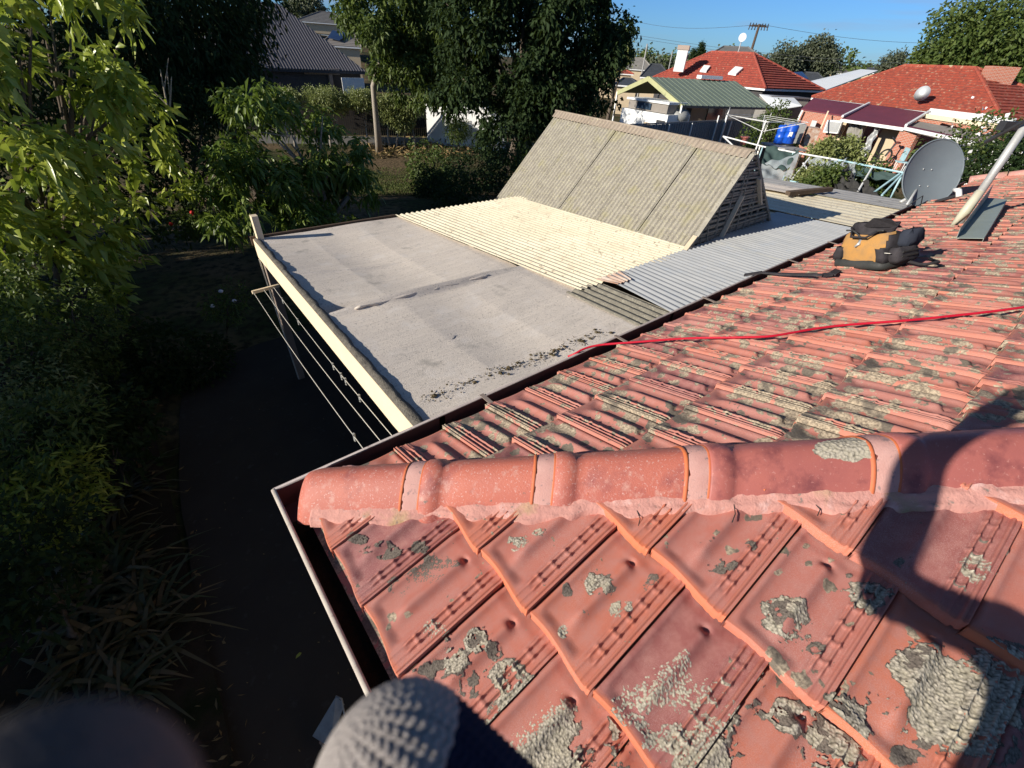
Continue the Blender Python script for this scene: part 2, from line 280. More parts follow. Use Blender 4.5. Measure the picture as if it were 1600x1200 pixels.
def vnoise(x, y, s):
    x = x/s; y = y/s; i = np.floor(x); j = np.floor(y); fx = x-i; fy = y-j; fx = fx*fx*(3-2*fx); fy = fy*fy*(3-2*fy)
    return (hash2(i, j)*(1-fx)+hash2(i+1, j)*fx)*(1-fy)+(hash2(i, j+1)*(1-fx)+hash2(i+1, j+1)*fx)*fy
def fbm(x, y, s): return vnoise(x, y, s)*.55+vnoise(x+9, y+4, s/2.1)*.28+vnoise(x+3, y+7, s/4.3)*.17
# ================================================================== NEAR HOUSE
G = .322; W = .2225; X0 = .08
def ga(x, c, s): return np.exp(-((x-c)/s)**2)
def tileh(u, v):
    roll = .0150*ga(u, .40, .070)*sm(.08, .30, v)*(1-sm(.80, .88, v))
    lad = .008*sm(.655, .70, u)
    h = roll+.009*ga(u, .045, .045)+lad-.004*ga(u, .20, .09)-.004*ga(u, .56, .08)
    u = u+0; inl = sm(.72, .73, u)*(1-sm(.87, .88, u)); lv = sm(.12, .16, v)*(1-sm(.93, .97, v))
    h = h+-.0022*inl*lv+.0085*(ga(u, .755, .015)+ga(u, .84, .015))*(.25+.75*lv)+.009*sm(.905, .92, u)*(1-.5*ga(u, .955, .012))
    fr = (v*6.6) % 1.0
    h = h+.0042*ga(fr, .5, .085)*inl*lv*(.75+.4*(ga(u, .755, .03)+ga(u, .84, .03)))
    thr = .085+.015*np.abs(np.cos(np.pi*(u-.21)/.40))
    nz = (1-sm(thr*.25, thr*1.35, v))*(1-sm(.66, .72, u)); h = h*(1-nz)+.0055*nz
    h = h-.012*ga(u, .40, .04)*ga(v, .885, .022)-.004*sm(.9, 1., v)
    return h+.028*(1-v)+.003
def tilefield(name, mat, origin, du, dw, ncourse, wr, offs, clip, lods, parent, seed, y0=X0):
    """tiles: s uphill (du), w to the right looking uphill (dw)"""
    rg = np.random.default_rng(seed); VV = []; FF = []; RR = []; EE = []; base = 0
    for k in range(ncourse):
        off = offs[k % 2]
        n0 = int(math.floor((wr[0]-off)/W)); n1 = int(math.ceil((wr[1]-off)/W))
        for n_ in range(n0, n1+1):
            w0 = off+(n_-1)*W; s0 = y0+k*G
            cpt = origin+du*(s0+.5*G)+dw*(w0+.5*W)
            if not clip(cpt[None], .30)[0]: continue
            nu, nv = lods(cpt)
            uu = np.linspace(0, .985, nu) if nu < 40 else np.concatenate([np.linspace(0, .69, int(nu*.4)), np.linspace(.70, .985, int(nu*.6))]); vv = np.concatenate([np.linspace(0, 1, nv)**1.15*1.06])
            U, V = np.meshgrid(uu, vv, indexing='ij'); H = tileh(U, np.clip(V, 0, 1.06))
            Sx = V*G-(1-np.clip(V, 0, 1))**5*(.009*sm(.55, 1, U)-.004*np.sin(U*6.28)); Wx = U*W
            H = H+rg.normal(0, .0015)+(U-.5)*rg.normal(0, .004)+(V-.5)*rg.normal(0, .002); Sx = Sx+rg.normal(0, .003)+(U-.5)*rg.normal(0, .004)
            # skirts
            def pad(A, a0, a1, b0): return np.concatenate([a0[None], A, a1[None]], 0)
            Sx = np.concatenate([Sx[:, :1]+.002, Sx], 1); Wx = np.concatenate([Wx[:, :1], Wx], 1); H = np.concatenate([H[:, :1]-.032, H], 1)
            Sx = np.concatenate([Sx[:1], Sx, Sx[-1:]], 0); Wx = np.concatenate([Wx[:1]+.001, Wx, Wx[-1:]-.001], 0); H = np.concatenate([H[:1]-.02, H, H[-1:]-.03], 0)
            S_ = s0+Sx; W_ = w0+Wx
            ev = np.maximum(sm(.045, .0, V+.03*(fbm(U*3+k, V*9+n_, .2)-.5)), sm(.97, .985, U)*.7); ev = np.maximum(ev, .5*(ga(U, .755, .012)+ga(U, .84, .012))*sm(.1, .2, V)); ev = np.maximum(ev, .4*sm(.905, .92, U)*(1-sm(.94, .96, U))); ev = np.concatenate([ev[:, :1], ev], 1); EE.append(np.concatenate([ev[:1], ev, ev[-1:]], 0).ravel()*rg.uniform(.3, 1.))
            p = origin+S_[..., None]*du+W_[..., None]*dw; p[..., 2] = E0+PT*(S_-XB)+H
            F = gridF(*Sx.shape); ctr = p.reshape(-1, 3)[F].mean(1); keep = clip(ctr, 0)
            if not keep.any(): EE.pop(); continue
            VV.append(p.reshape(-1, 3)); FF.append(F[keep]+base); RR.append(np.full(Sx.size, rg.random())); base += Sx.size
    return nmesh(name, np.concatenate(VV), np.concatenate(FF), mat, parent, True, np.concatenate(RR), edge=np.concatenate(EE))
house = thing('tiled_house', 'house in the foreground whose red terracotta tiled hip roof fills the right side', 'house', (0, 0, 0))
roof = thing('roof', None, None, (0, 0, 0)); roof.parent = house; del_ = None
clipB = lambda c, m: (c[:, 0] < -c[:, 1]-.03+m)
clipA = lambda c, m: (c[:, 0] > -c[:, 1]+.03-m) & (c[:, 0] < 11.15+m)
OB = (.0620, .1715)
fieldB = tilefield('tile_slope', 'tile_near', np.array([0., 0, 0]), np.array([1., 0, 0]), np.array([0, -1., 0]), 9, (0, 2.9), (OB[1], OB[0]), clipB, lambda c: (72, 74) if (c[0] < 2.0 and -c[1] < 2.2) else (12, 10), roof, 3)
fieldA = tilefield('tile_slope', 'tile_far', np.array([0., 0, 0]), np.array([0, -1., 0]), np.array([-1., 0, 0]), 9, (-11.3, 0), (.03, .14), clipA, lambda c: (60, 40) if c[0] < 3.2 else ((26, 8) if c[0] < 5.5 else (18, 5)), roof, 5, .135)
# rest of the roof: planes under and behind the modelled tiles
zt = lambda d, o=0: E0+PT*(d-XB)+o
def quadm(name, mat, pts, parent, uv=None): return nmesh(name, np.array(pts, float), [tuple(range(len(pts)))], mat, parent, False, np.full(len(pts), .5))
mb = MB(); e = .06; X9 = 9.0; YB = -9.0; yr = -4.5; XR = 11.1
mb.add([(e, -e, zt(e, -.03)), (4.5, -4.5, zt(4.5, -.03)), (e, YB-e, zt(e, -.03))], [(0, 2, 1)])
mb.add([(e, -e, zt(e, -.03)), (XR, -e, zt(e, -.03)), (XR, -4.5, zt(4.5, -.03)), (4.5, -4.5, zt(4.5, -.03))], [(0, 3, 2, 1)])
mb.add([(e, YB-e, zt(e, -.03)), (4.5, -4.5, zt(4.5, -.03)), (XR, -4.5, zt(4.5, -.03)), (XR, YB, zt(e, -.03))], [(0, 1, 2, 3)])
mb.out('roof_deck', 'tile_far', roof, rnd=np.full(len(mb.v), .5))
def slopecourse(name, mat, A, Bp, C, Dp, n, parent, lift=.03):     # stepped courses between eave A-B and top D-C
    m_ = MB(); A, Bp, C, Dp = [np.array(q, float) for q in (A, Bp, C, Dp)]; nn = np.cross(Bp-A, Dp-A); nn /= np.linalg.norm(nn)
    if nn[2] < 0: nn = -nn
    for i in range(n):
        a, b = A+(Dp-A)*i/n, Bp+(C-Bp)*i/n; c, d = Bp+(C-Bp)*(i+1)/n, A+(Dp-A)*(i+1)/n
        m_.add([a, b, a+nn*lift, b+nn*lift, c+nn*lift*.12, d+nn*lift*.12], [(0, 1, 3, 2), (2, 3, 4, 5)])
    return m_.out(name, mat, parent)
for q in (((X9-e, -e), (X9-e, YB)), ((X9-e, YB), (e, YB)), ((e, YB), (e, -4.5))):
    pass
# hip caps
hd = np.array([1, -1, 0])/math.sqrt(2); hn = np.array([-1, -1, 0])/math.sqrt(2)      # hn points to the near (B) side
def hipz(t): return E0+PT*(t/math.sqrt(2)-XB)
def cappt(t, phi, mult=1., dz=0., hw=.120, ch=.092):
    q = hw*phi*mult; z = hipz(t)-.03+ (ch+.03)*mult*(1-np.abs(phi)**1.75)**.86+dz
    return hd*t+hn*q+np.array([0, 0, 1.])*z
def capsurf(name, mat, ts, ms, phis, dz=None, parent=None, rough=0, caps_=True):
    V = np.array([[cappt(t, p_, m_, (0 if dz is None else dz[i])+(rough*(random.random()-.5))) for p_ in phis] for i, (t, m_) in enumerate(zip(ts, ms))])
    F = [tuple(f) for f in gridF(len(ts), len(phis))]; V = V.reshape(-1, 3).tolist(); n_ = len(phis)
    if caps_:
        for row, rev in ((0, 1), (len(ts)-1, 0)):
            b_ = len(V); c_ = np.mean([V[row*n_], V[row*n_+n_-1]], 0); V.append(c_)
            F += [((row*n_+j, row*n_+j+1, b_) if rev else (row*n_+j+1, row*n_+j, b_)) for j in range(n_-1)]
    return nmesh(name, V, F, mat, parent, True)
phis = np.sin(np.linspace(-1, 1, 33)*math.pi/2)
starts = [.165, .575, .995, 1.425, 1.88, 2.33, 2.78, 3.2, 3.6, 4.0, 4.4, 4.8, 5.2, 5.6]
for i, t0 in enumerate(starts):
    t1 = (starts[i+1]-.055) if i+1 < len(starts) else t0+.4
    if i == 0: ts = list(np.linspace(t0-.02, t1+.02, 16)); ms = [.93]+[.985]+[1.]*14
    else:
        ts = [t0, t0+.004, t0+.03, t0+.052, t0+.062, t0+.075, t0+.095]+list(np.linspace(t0+.12, t1+.02, 10)); ms = [1.04, 1.07, 1.075, 1.06, 1.0, .965, .98]+[1.]*10
    c = capsurf('ridge_cap', 'cap_dark' if i in (3, 4, 7) else 'cap_clay', ts, ms, phis, None, roof)
    c['label'] = 'terracotta hip capping tile'
    if i+1 < len(starts):
        ts = list(np.linspace(t1-.004, t1+.062, 9)); wob = [random.uniform(-.006, .006) for _ in phis]
        V = np.array([[cappt(t+wob[j]*(1.6 if k_ in (0, 8) else .3), p_, 1.018+.020*math.sin(math.pi*k_/8)+random.uniform(-.004, .004)) for j, p_ in enumerate(phis)] for k_, t in enumerate(ts)])
        nmesh('mortar_band', V.reshape(-1, 3), gridF(9, len(phis)), 'band_mortar', roof, True)
        for tq in (t1-.006, t1+.054): capsurf('clay_lip', 'cap_edge', [tq-.006, tq-.003, tq+.003, tq+.006], [1.0, 1.038, 1.042, 1.0], phis, None, roof, 0, False)
# mortar pointing beside the caps, near side and far side
for sgn, (q0, q1), nm_ in ((1, (.084, .134), 'near'), (-1, (.09, .135), 'far')):
    T_ = np.linspace(.19, 4.2, 700); Q = np.linspace(0, 1, 14); V = []
    for t in T_:
        wv_ = float(fbm(np.array([t*1.0]), np.array([sgn*3.1]), .16)[0]); wl = q1+.085*(wv_-.5)*(1 if sgn > 0 else .6)-(.03 if t < .2 else 0)
        for qq in Q:
            q = q0+(wl-q0)*qq; z = hipz(t)-.2475*q+(.043 if sgn > 0 else .026)-.014*qq+.007*(float(vnoise(np.array([t]), np.array([q*4]), .05)[0])-.5)+.003*(float(vnoise(np.array([t]), np.array([q]), .012)[0])-.5)
            if qq == 1: z -= .03
            p_ = hd*t+hn*q*sgn; V.append([p_[0], p_[1], z])
    nmesh('mortar_pointing', V, gridF(700, 14), 'mortar', roof, True)
# cracks in the pointing: thin dark lines
for px in ([(1262, 797), (1272, 808), (1268, 818), (1277, 832)], [(990, 806), (996, 822), (993, 834), (1000, 842)], [(1140, 800), (1142, 815), (1137, 828)]):
    pts = [RB(*q) for q in px[:3]]; pts = [np.array([p[0], p[1], hipz(float(np.dot(p, hd*np.array([1, 1, 0]))))-.2475*float(np.dot(p[:2], hn[:2]))+.034]) for p in pts]; MB().tube(pts, .0014, 5).out('pointing_crack', 'mesh_black', roof)
# lichen growing on the near slope
def Hsurf(x, w):
    k = np.floor((x-X0)/G); v = (x-X0-k*G)/G; off = np.where(k % 2 == 0, OB[1], OB[0]); u = ((w-off)/W) % 1.0
    return E0+PT*(x-XB)+tileh(u, v)
LV = {'lichen_leafy': [[], [], [], 0], 'lichen_crust': [[], [], [], 0]}
def lichen(px, py, rx, ry, kind, hole=0., step=.0015):
    c = RB(px, py); a = RB(px+rx, py)-c; b = RB(px, py+ry)-c; L_ = 1.35*max(np.hypot(a[0], a[1]), np.hypot(b[0], b[1])); n_ = int(min(230, max(12, 2*L_/step)))
    x, y = np.meshgrid(np.linspace(-L_, L_, n_), np.linspace(-L_, L_, n_), indexing='ij')
    Mi = np.linalg.inv(np.array([[a[0], b[0]], [a[1], b[1]]])); aa = Mi[0, 0]*x+Mi[0, 1]*y; bb = Mi[1, 0]*x+Mi[1, 1]*y
    X_ = c[0]+x; Y_ = c[1]+y; R_ = np.hypot(aa, bb)+.95*(fbm(X_, Y_, .05)-.5)+.6*(fbm(X_+3, Y_, .016)-.5)
    mk = R_ < 1; 
    if hole: mk &= ~((R_+.5*(fbm(X_+11, Y_, .03)-.5) < hole) & (fbm(X_+7, Y_, .04) > .44))
    mk &= ~(fbm(X_+5, Y_+2, .022) > (.64 if kind == 'lichen_leafy' else .60)) | ((R_ < .72) & (max(rx, ry) > 50) & (hole == 0)); mk |= (R_ < 1.25) & (fbm(X_+2, Y_+8, .012) > .74)
    cell = .0055 if kind == 'lichen_leafy' else .004; f1, idv = worley(X_, Y_, cell); X2 = X_+.004*(fbm(X_, Y_, .012)-.5); f2, id2 = worley(X2+4, Y_, cell*.5)
    amp = (.0032 if kind == 'lichen_leafy' else .0011); fade = sm(1.0, .75, R_)*.6+.4
    z = Hsurf(X_, -Y_)+.0008+amp*fade*(.35+.65*idv)*(1-f1*f1)+amp*.35*(1-f2)
    V = np.stack([X_, Y_, z], -1).reshape(-1, 3); F = gridF(n_, n_); fm = mk.reshape(-1)[F].all(1); hipok = (V[F][:, :, 0].mean(1) < -V[F][:, :, 1].mean(1)-.2); dz = np.ptp(V[F][:, :, 2], axis=1); F = F[fm & hipok & (dz < .0075)]
    if len(F) == 0: return
    dfix = LV[kind]; dfix[0].append(V); dfix[1].append(F+dfix[3]); dfix[2].append(np.clip((1-f1)*1.15*(.45+.55*idv)+.08, 0, 1).reshape(-1)); dfix[3] += len(V)
LK, CK = 'lichen_leafy', 'lichen_crust'
for a_ in [(838, 1136, 66, 72, LK), (1052, 1122, 108, 84, LK, .30), (1490, 1098, 102, 88, LK), (1424, 1050, 45, 38, LK), (1222, 969, 36, 36, LK, .55), (1225, 1122, 26, 26, LK, .5), (1302, 1152, 40, 48, LK), (1345, 938, 36, 26, LK, .3),
           (928, 922, 26, 25, LK, .5), (968, 957, 18, 17, LK), (877, 998, 10, 12, LK), (810, 857, 17, 14, LK), (840, 840, 10, 8, LK), (747, 1003, 24, 22, LK, .4), (712, 1036, 17, 22, LK), (788, 1060, 26, 28, LK), (680, 992, 20, 16, LK),
           (1060, 1062, 30, 40, LK), (1305, 1195, 40, 30, LK), (850, 1200, 60, 40, LK), (1090, 1190, 60, 40, LK),
           (630, 930, 26, 24, CK), (660, 905, 32, 16, CK), (690, 885, 28, 14, CK), (640, 968, 18, 16, CK), (597, 868, 34, 12, CK), (655, 862, 12, 10, CK), (735, 1078, 18, 22, CK), (770, 1020, 18, 16, CK), (678, 1052, 24, 16, CK),
           (884, 930, 12, 12, CK), (912, 975, 18, 18, CK, .3), (1020, 910, 12, 13, CK), (1004, 925, 8, 7, CK), (1263, 1024, 14, 14, CK, .4), (1120, 895, 22, 14, CK), (1098, 857, 9, 9, CK), (1165, 860, 14, 10, CK), (1508, 897, 24, 20, LK, .2), (1537, 863, 24, 22, CK, .4), (1488, 925, 26, 16, CK),
           (1000, 1075, 14, 12, CK), (1325, 900, 8, 6, CK), (1170, 1040, 10, 8, CK), (930, 1010, 8, 5, CK), (560, 850, 16, 8, CK), (1540, 1180, 50, 30, CK), (1400, 1190, 30, 20, CK), (1395, 890, 14, 10, CK), (1265, 1180, 16, 20, CK)]:
    if a_[4] == LK: lichen(a_[0]+2, a_[1]+1, a_[2]*1.12, a_[3]*1.12, CK)
    lichen(*a_)
for kd, (v_, f_, r_, _) in LV.items():
    o = nmesh('lichen', np.concatenate(v_), np.concatenate(f_), kd, roof, True, np.concatenate(r_)); o['kind'] = 'stuff'
# lichen mat on the third capping tile
x_, y_ = np.meshgrid(np.linspace(1.60, 1.86, 90), np.linspace(-.35, .45, 70), indexing='ij'); w_, idw = worley(x_*1.3, y_*.12, .008)
R_ = np.hypot((x_-1.78)/.10, (y_-.05)/.33)+.6*(fbm(x_, y_*.13, .04)-.5)
V = np.array([cappt(t, p_, 1.0, 0)+np.array([0, 0, .0015+.004*(1-ww)*ii]) for t, p_, ww, ii in zip(x_.ravel(), y_.ravel(), w_.ravel(), idw.ravel())]); F = gridF(90, 70); F = F[(R_.ravel()[F] < 1).all(1) & (x_.ravel()[F] < 1.818).all(1)]
o = nmesh('lichen', V, F, 'lichen_leafy', roof, True, (1-w_).ravel()*.9+.1); o['kind'] = 'stuff'
# gutters
def gutter(name, along, L_, label):
    prof = [(-.001, 2.188), (-.001, 2.085), (.125, 2.085), (.125, 2.15), (.119, 2.15), (.119, 2.091), (.005, 2.091), (.005, 2.188)]
    m_ = MB(); n_ = len(prof)
    if along == 'x': r0 = [(0 + p, -p, z) for p, z in prof]; r1 = [(L_, -p, z) for p, z in prof]
    else: r0 = [(p, -p, z) for p, z in prof]; r1 = [(p, -L_, z) for p, z in prof]
    m_.add(r0+r1, [(i, (i+1) % n_, (i+1) % n_+n_, i+n_) for i in range(n_)]+[tuple(range(n_)), tuple(range(2*n_-1, n_-1, -1))])
    g = m_.out(name, 'gutter_brown', house, label=label); return g
g1 = gutter('gutter', 'x', 11.1, 'brown gutter running beside the patio roof'); g2 = gutter('gutter', 'y', 9.0, 'brown gutter along the near end of the roof')
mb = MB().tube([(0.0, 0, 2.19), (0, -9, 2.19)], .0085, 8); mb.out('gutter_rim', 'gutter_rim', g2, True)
mb = MB().tube([(0, 0.0, 2.19), (11.1, 0, 2.19)], .0075, 8); mb.out('gutter_rim', 'rim_shaded', g1, True)
for bx in (.94, 1.92, 2.88, 4.25, 5.15, 6.1, 7.1):
    MB().box((bx, -.052, 2.199), (.022, .125, .003)).box((bx, .006, 2.18), (.022, .003, .04)).out('gutter_bracket', 'paint_shade_brown', g1)
for px in ((690, 649), (1051, 488)):
    q = P(*px, 2.19); MB().box((q[0], -.001, 2.14), (.03, .008, .11)).out('gutter_joint', 'gutter_brown', g1)
# mud washed into the gutter
mb = MB().box((.062, -4.5, 2.094), (.1, 8.8, .004)); mb.box((5.6, -.062, 2.094), (10.8, .1, .004)); mb.out('gutter_silt', 'soil', house)
MB().box((.14, -4.6, 2.09), (.02, 8.8, .2)).box((5.6, -.14, 2.09), (10.8, .02, .2)).out('fascia_board', 'timber_dark', house)
MB().box((5.6, -4.5, 2.03), (10.8, 8.7, .02)).out('soffit', 'cream_paint', house)
wl = MB()
for (a, b) in (((.6, -.6), (10.7, -.6)), ((10.7, -.6), (10.7, -8.4)), ((10.7, -8.4), (.6, -8.4)), ((.6, -8.4), (.6, -.6))): wl.bar((a[0], a[1], 1.0), (b[0], b[1], 1.0), .2, 2.1)
wl.out('wall', 'cream_wall', house)
MB().box((2.6, -.49, 1.2), (1.4, .03, 1.1)).out('window_frame', 'white_paint', house); MB().box((2.6, -.47, 1.2), (1.28, .02, .98)).out('window_pane', 'window_glass', house)
# far hip / ridge of the roof seen at the right edge
pts = [np.array([11.12, -.05-.42*i, zt(.05+.42*i, .035)]) for i in range(11)]
m_ = MB(); m_.slab([(11.1, -.1, 2.1), (11.1, -4.5, 3.65), (11.1, -8.9, 2.1)], .1, (1, 0, 0)).out('gable_wall', 'cream_wall', house)
mb = MB(); 
for i in range(len(pts)-1): mb.tube([pts[i]-(0, 0, .03), lerp(pts[i], pts[i+1], .92)-(0, 0, .03)], .085, 10)
for i in range(len(pts)-1):
    MB().tube([pts[i]-(0, 0, .02), lerp(pts[i], pts[i+1], .96)-(0, 0, .02)], [.085, .092], 12).out('ridge_cap', 'mortar', roof, True)
# ================================================================== PATIO ROOF
patio = thing('patio_cover', 'flat patio cover of stretched grey canvas and corrugated sheets beside the brown gutter', 'patio cover', (.86, 3.86, 0))
def clothm(name, mat, x0, x1, y0, y1, fz, nx=90, ny=60, parent=patio, th=.004):
    """x0,x1 functions of y"""
    u, v = np.meshgrid(np.linspace(0, 1, nx), np.linspace(0, 1, ny), indexing='ij'); Y_ = y0(u)*(1-v)+y1(u)*v; X_ = x0(Y_)*(1-u)+x1(Y_)*u
    Z = cz(Y_)+fz(X_, Y_, u, v); return nmesh(name, np.stack([X_, Y_, Z], -1).reshape(-1, 3), gridF(nx, ny), mat, parent, True)
bx = lambda y: .70+.035*(y)                       # line of the front beam
rx_ = lambda y: 2.72-.068*(y-.98)                 # line where canvas meets the corrugated sheet
wr = lambda X, Y: .010*(fbm(X*.8, Y*2.2, .5)-.5)+.0035*(fbm(X*1.2, Y*5, .22)-.5)
clothm('canvas_sheet', 'canvas', lambda y: bx(y)+.03, lambda y: np.where(y < .98, 2.62-.12*(1-y/.98)*0, rx_(y)+.03), lambda u: .015+0*u, lambda u: 1.79-.07*u+.012*np.sin(u*9),
       lambda X, Y, u, v: wr(X, Y)-.035*np.sin(np.pi*v)*np.sin(np.pi*u)-.006*np.abs(np.sin((X-.75)/.6*np.pi))**.8*np.sin(np.pi*v)**.5+(.012+.035*np.sin(np.pi*np.clip(u*1.1, 0, 1)))*sm(.955, 1, v)+.012*np.exp(-(((X-1.35)-.25*Y)/.02)**2)*0+.005*np.sin(X*6.2+.6*np.sin(Y*2))+.006*np.exp(-((Y-.42)/.04)**2), 110, 90)
clothm('canvas_sheet', 'canvas', lambda y: bx(y)+.03, lambda y: rx_(y)+.03, lambda u: 1.70-.06*u, lambda u: 4.03+0*u,
       lambda X, Y, u, v: -.022+.022*v+wr(X, Y)-.055*np.sin(np.pi*v)*np.sin(np.pi*u)-.006*np.abs(np.sin((X-.75)/.6*np.pi))**.8*np.sin(np.pi*v)**.5-.15*np.exp(-((Y-1.86)/.10)**2-((X-.80)/.30)**2)-.012*np.exp(-((Y-1.80)/.09)**2)+.016*np.exp(-((Y-2.95+.15*X)/.035)**2)+.006*np.sin(X*5.2+Y), 120, 110)
# loose torn seam strip along the overlap
MB().tube([(1.0+.05*i, 1.742+.006*math.sin(i*1.3)-.0018*i, cz(1.73)+.012+.006*math.sin(i*.9)) for i in range(26)], [.007+.007*abs(math.sin(i*1.7)) for i in range(26)], 6).out('seam_fold', 'canvas', patio, True)
b0 = np.array([bx(4.05), 4.05, cz(4.05)-.10]); b1 = np.array([bx(.0), .0, cz(0)-.10])
MB().bar(b0, b1, .045, .205).out('front_beam', 'cream_paint', patio)
u_ = np.linspace(0, 1, 260); V = []
for t in u_:
    y = 4.0-3.97*t; n1 = float(fbm(np.array([y]), np.array([1.]), .12)[0])-.5; n2 = float(fbm(np.array([y]), np.array([5.]), .07)[0])-.5
    for q in np.linspace(0, 1, 9): V.append([bx(y)-.022+q*(.062+.04*n1), y, cz(y)+.008+.014*math.sin(math.pi*q)+.018*n2*(1-abs(2*q-1))])
nmesh('rolled_edge', V, gridF(260, 9), 'canvas_edge', patio, True)
MB().box((.86, 3.86, .86), (.075, .075, 1.72)).out('post', 'paint_shade_brown', patio)  # same post as the cream stub above; its shade is in this darker colour
MB().box((.885, 4.0, 1.84), (.062, .085, .36)).out('post', 'cream_paint', patio, label='short end of the post sticking up above the canvas')
MB().bar((.80, 4.06, cz(4.06)-.02), (2.5, 4.06, cz(4.06)-.02), .03, .09).out('rear_beam', 'timber_dark', patio)
for x in (1.35, 1.95, 2.6, 3.3, 3.9, 6.9, 7.8, 8.7): MB().bar((x, .05, cz(0)-.19), (x, 4.0 if x < 4.4 else 2.4, cz(4.0 if x < 4.4 else 2.4)-.19), .045, .12).out('rafter', 'timber_dark', patio)
for x, y in ((3.0, 4.0), (4.4, 4.1), (6.7, 4.2), (8.8, 2.4)): MB().box((x, y, .85), (.08, .08, 1.7)).out('post', 'paint_shade_brown', patio)
# wind-blown grit and leaves lying on the canvas
rg = np.random.default_rng(4); mb = MB()
for i in range(330):
    t = rg.random(); cx = lerp((.83, .44), (2.32, .37), t); c_ = np.array([cx[0]+rg.normal(0, .01), cx[1]+rg.normal(0, .03)*(.4+.9*abs(math.sin(t*14)))]); s_ = rg.uniform(.002, .007)*(1+1.6*(rg.random() < .12))
    zc = cz(c_[1])+.0035; k = rg.integers(4, 7); a0 = rg.random()*6.28; th_ = [(a0+6.283*j/k) for j in range(k)]; zz = zc-.03*math.sin(math.pi*np.clip(c_[1]/1.75, 0, 1))*math.sin(math.pi*np.clip((c_[0]-.75)/1.95, 0, 1))
    rr_ = [s_*rg.uniform(.6, 1.4) for _ in th_]; Vp = [(c_[0]+r_*math.cos(a_), c_[1]+r_*math.sin(a_), zz+.004) for a_, r_ in zip(th_, rr_)]+[(c_[0], c_[1], zz+.004+s_*.7)]
    mb.add(Vp, [(j, (j+1) % k, k) for j in range(k)])
setp(mb.out('leaf_litter', 'debris'), kind='stuff', label='line of dark grit and dead leaves across the near canvas', cat='debris')
def corr(name, mat, pts4, parent, pitch=.076, amp=.009, along=None, nl=2, mi=None, mats=None, th=0, smooth=True, per=12, jag=0):
    """corrugated sheet over quad p00,p10,p11,p01 : waves repeat along p00->p10, run along p00->p01"""
    p00, p10, p11, p01 = [np.array(p, float) for p in pts4]; Lw = np.linalg.norm(p10-p00); nw = int(Lw/pitch*per)+1
    nrm = np.cross(p10-p00, p01-p00); nrm /= np.linalg.norm(nrm); nrm = nrm if nrm[2] > 0 else -nrm
    u, v = np.meshgrid(np.linspace(0, 1, nw), np.linspace(0, 1, nl), indexing='ij'); u3, v3 = u[..., None], v[..., None]
    if jag: v3 = v3+0
    p = p00*(1-u3)*(1-v3)+p10*u3*(1-v3)+p11*u3*v3+p01*(1-u3)*v3; p = p+nrm*(amp*np.sin(u*Lw/pitch*2*math.pi))[..., None]
    return nmesh(name, p.reshape(-1, 3), gridF(nw, nl), mats or mat, parent, smooth, None, None, mi)
zc_ = lambda x, y, o=.012: (x, y, cz(y)+o)
corr('cream_corrugated_sheet', 'cream_sheet', (zc_(rx_(4.08), 4.08), zc_(4.62, 4.08), zc_(4.62, .99), zc_(rx_(.97)-.03, .97)), patio)
# corrugated lip where the cream sheet ends over the galvanised one
corr('old_asbestos_strip', 'old_sheet', (zc_(2.56, 1.02, .006), zc_(2.98, 1.02, .006), zc_(2.98, .10, .006), zc_(2.56, .10, .006)), patio, .085, .011)
corr('rusty_sheet', 'rusty', (zc_(2.95, 1.035, .030), zc_(3.30, 1.035, .030), zc_(3.22, .84, .030), zc_(3.02, .84, .030)), patio)
corr('galvanised_sheet', 'galv', (zc_(3.06, 1.03, .022), zc_(5.0, 1.08, .022), zc_(5.0, .03, .022), zc_(2.90, .03, .022)), patio, .076, .0085)
corr('galvanised_sheet', 'galv', (zc_(4.95, 1.08, .030), zc_(7.0, 1.25, .030), zc_(7.0, .04, .030), zc_(4.95, .03, .030)), patio, .076, .0085)
corr('cream_corrugated_sheet', 'cream_sheet', (zc_(6.55, 2.3, .004), zc_(7.45, 2.3, .004), zc_(7.45, 1.2, .004), zc_(6.55, 1.2, .004)), patio, .2, .006)
corr('cream_corrugated_sheet', 'cream_sheet', (zc_(7.08, 2.25, .03), zc_(8.75, 2.3, .03), zc_(8.75, .08, .03), zc_(7.08, .08, .03)), patio, .2, .007)
corr('grey_roof_sheet', 'galv_dull', (zc_(8.7, 2.5, .05), zc_(9.6, 2.6, .05), zc_(9.6, .1, .05), zc_(8.7, .1, .05)), patio, .19, .006)
corr('grey_roof_sheet', 'canvas', (zc_(8.3, 2.6, .07), zc_(8.95, 2.6, .07), zc_(8.95, 1.5, .07), zc_(8.3, 1.5, .07)), patio, .4, .006)
MB().bar(zc_(8.15, 1.62, .09), zc_(9.0, 1.30, .12), .09, .06).out('loose_timber', 'timber_dark', patio)
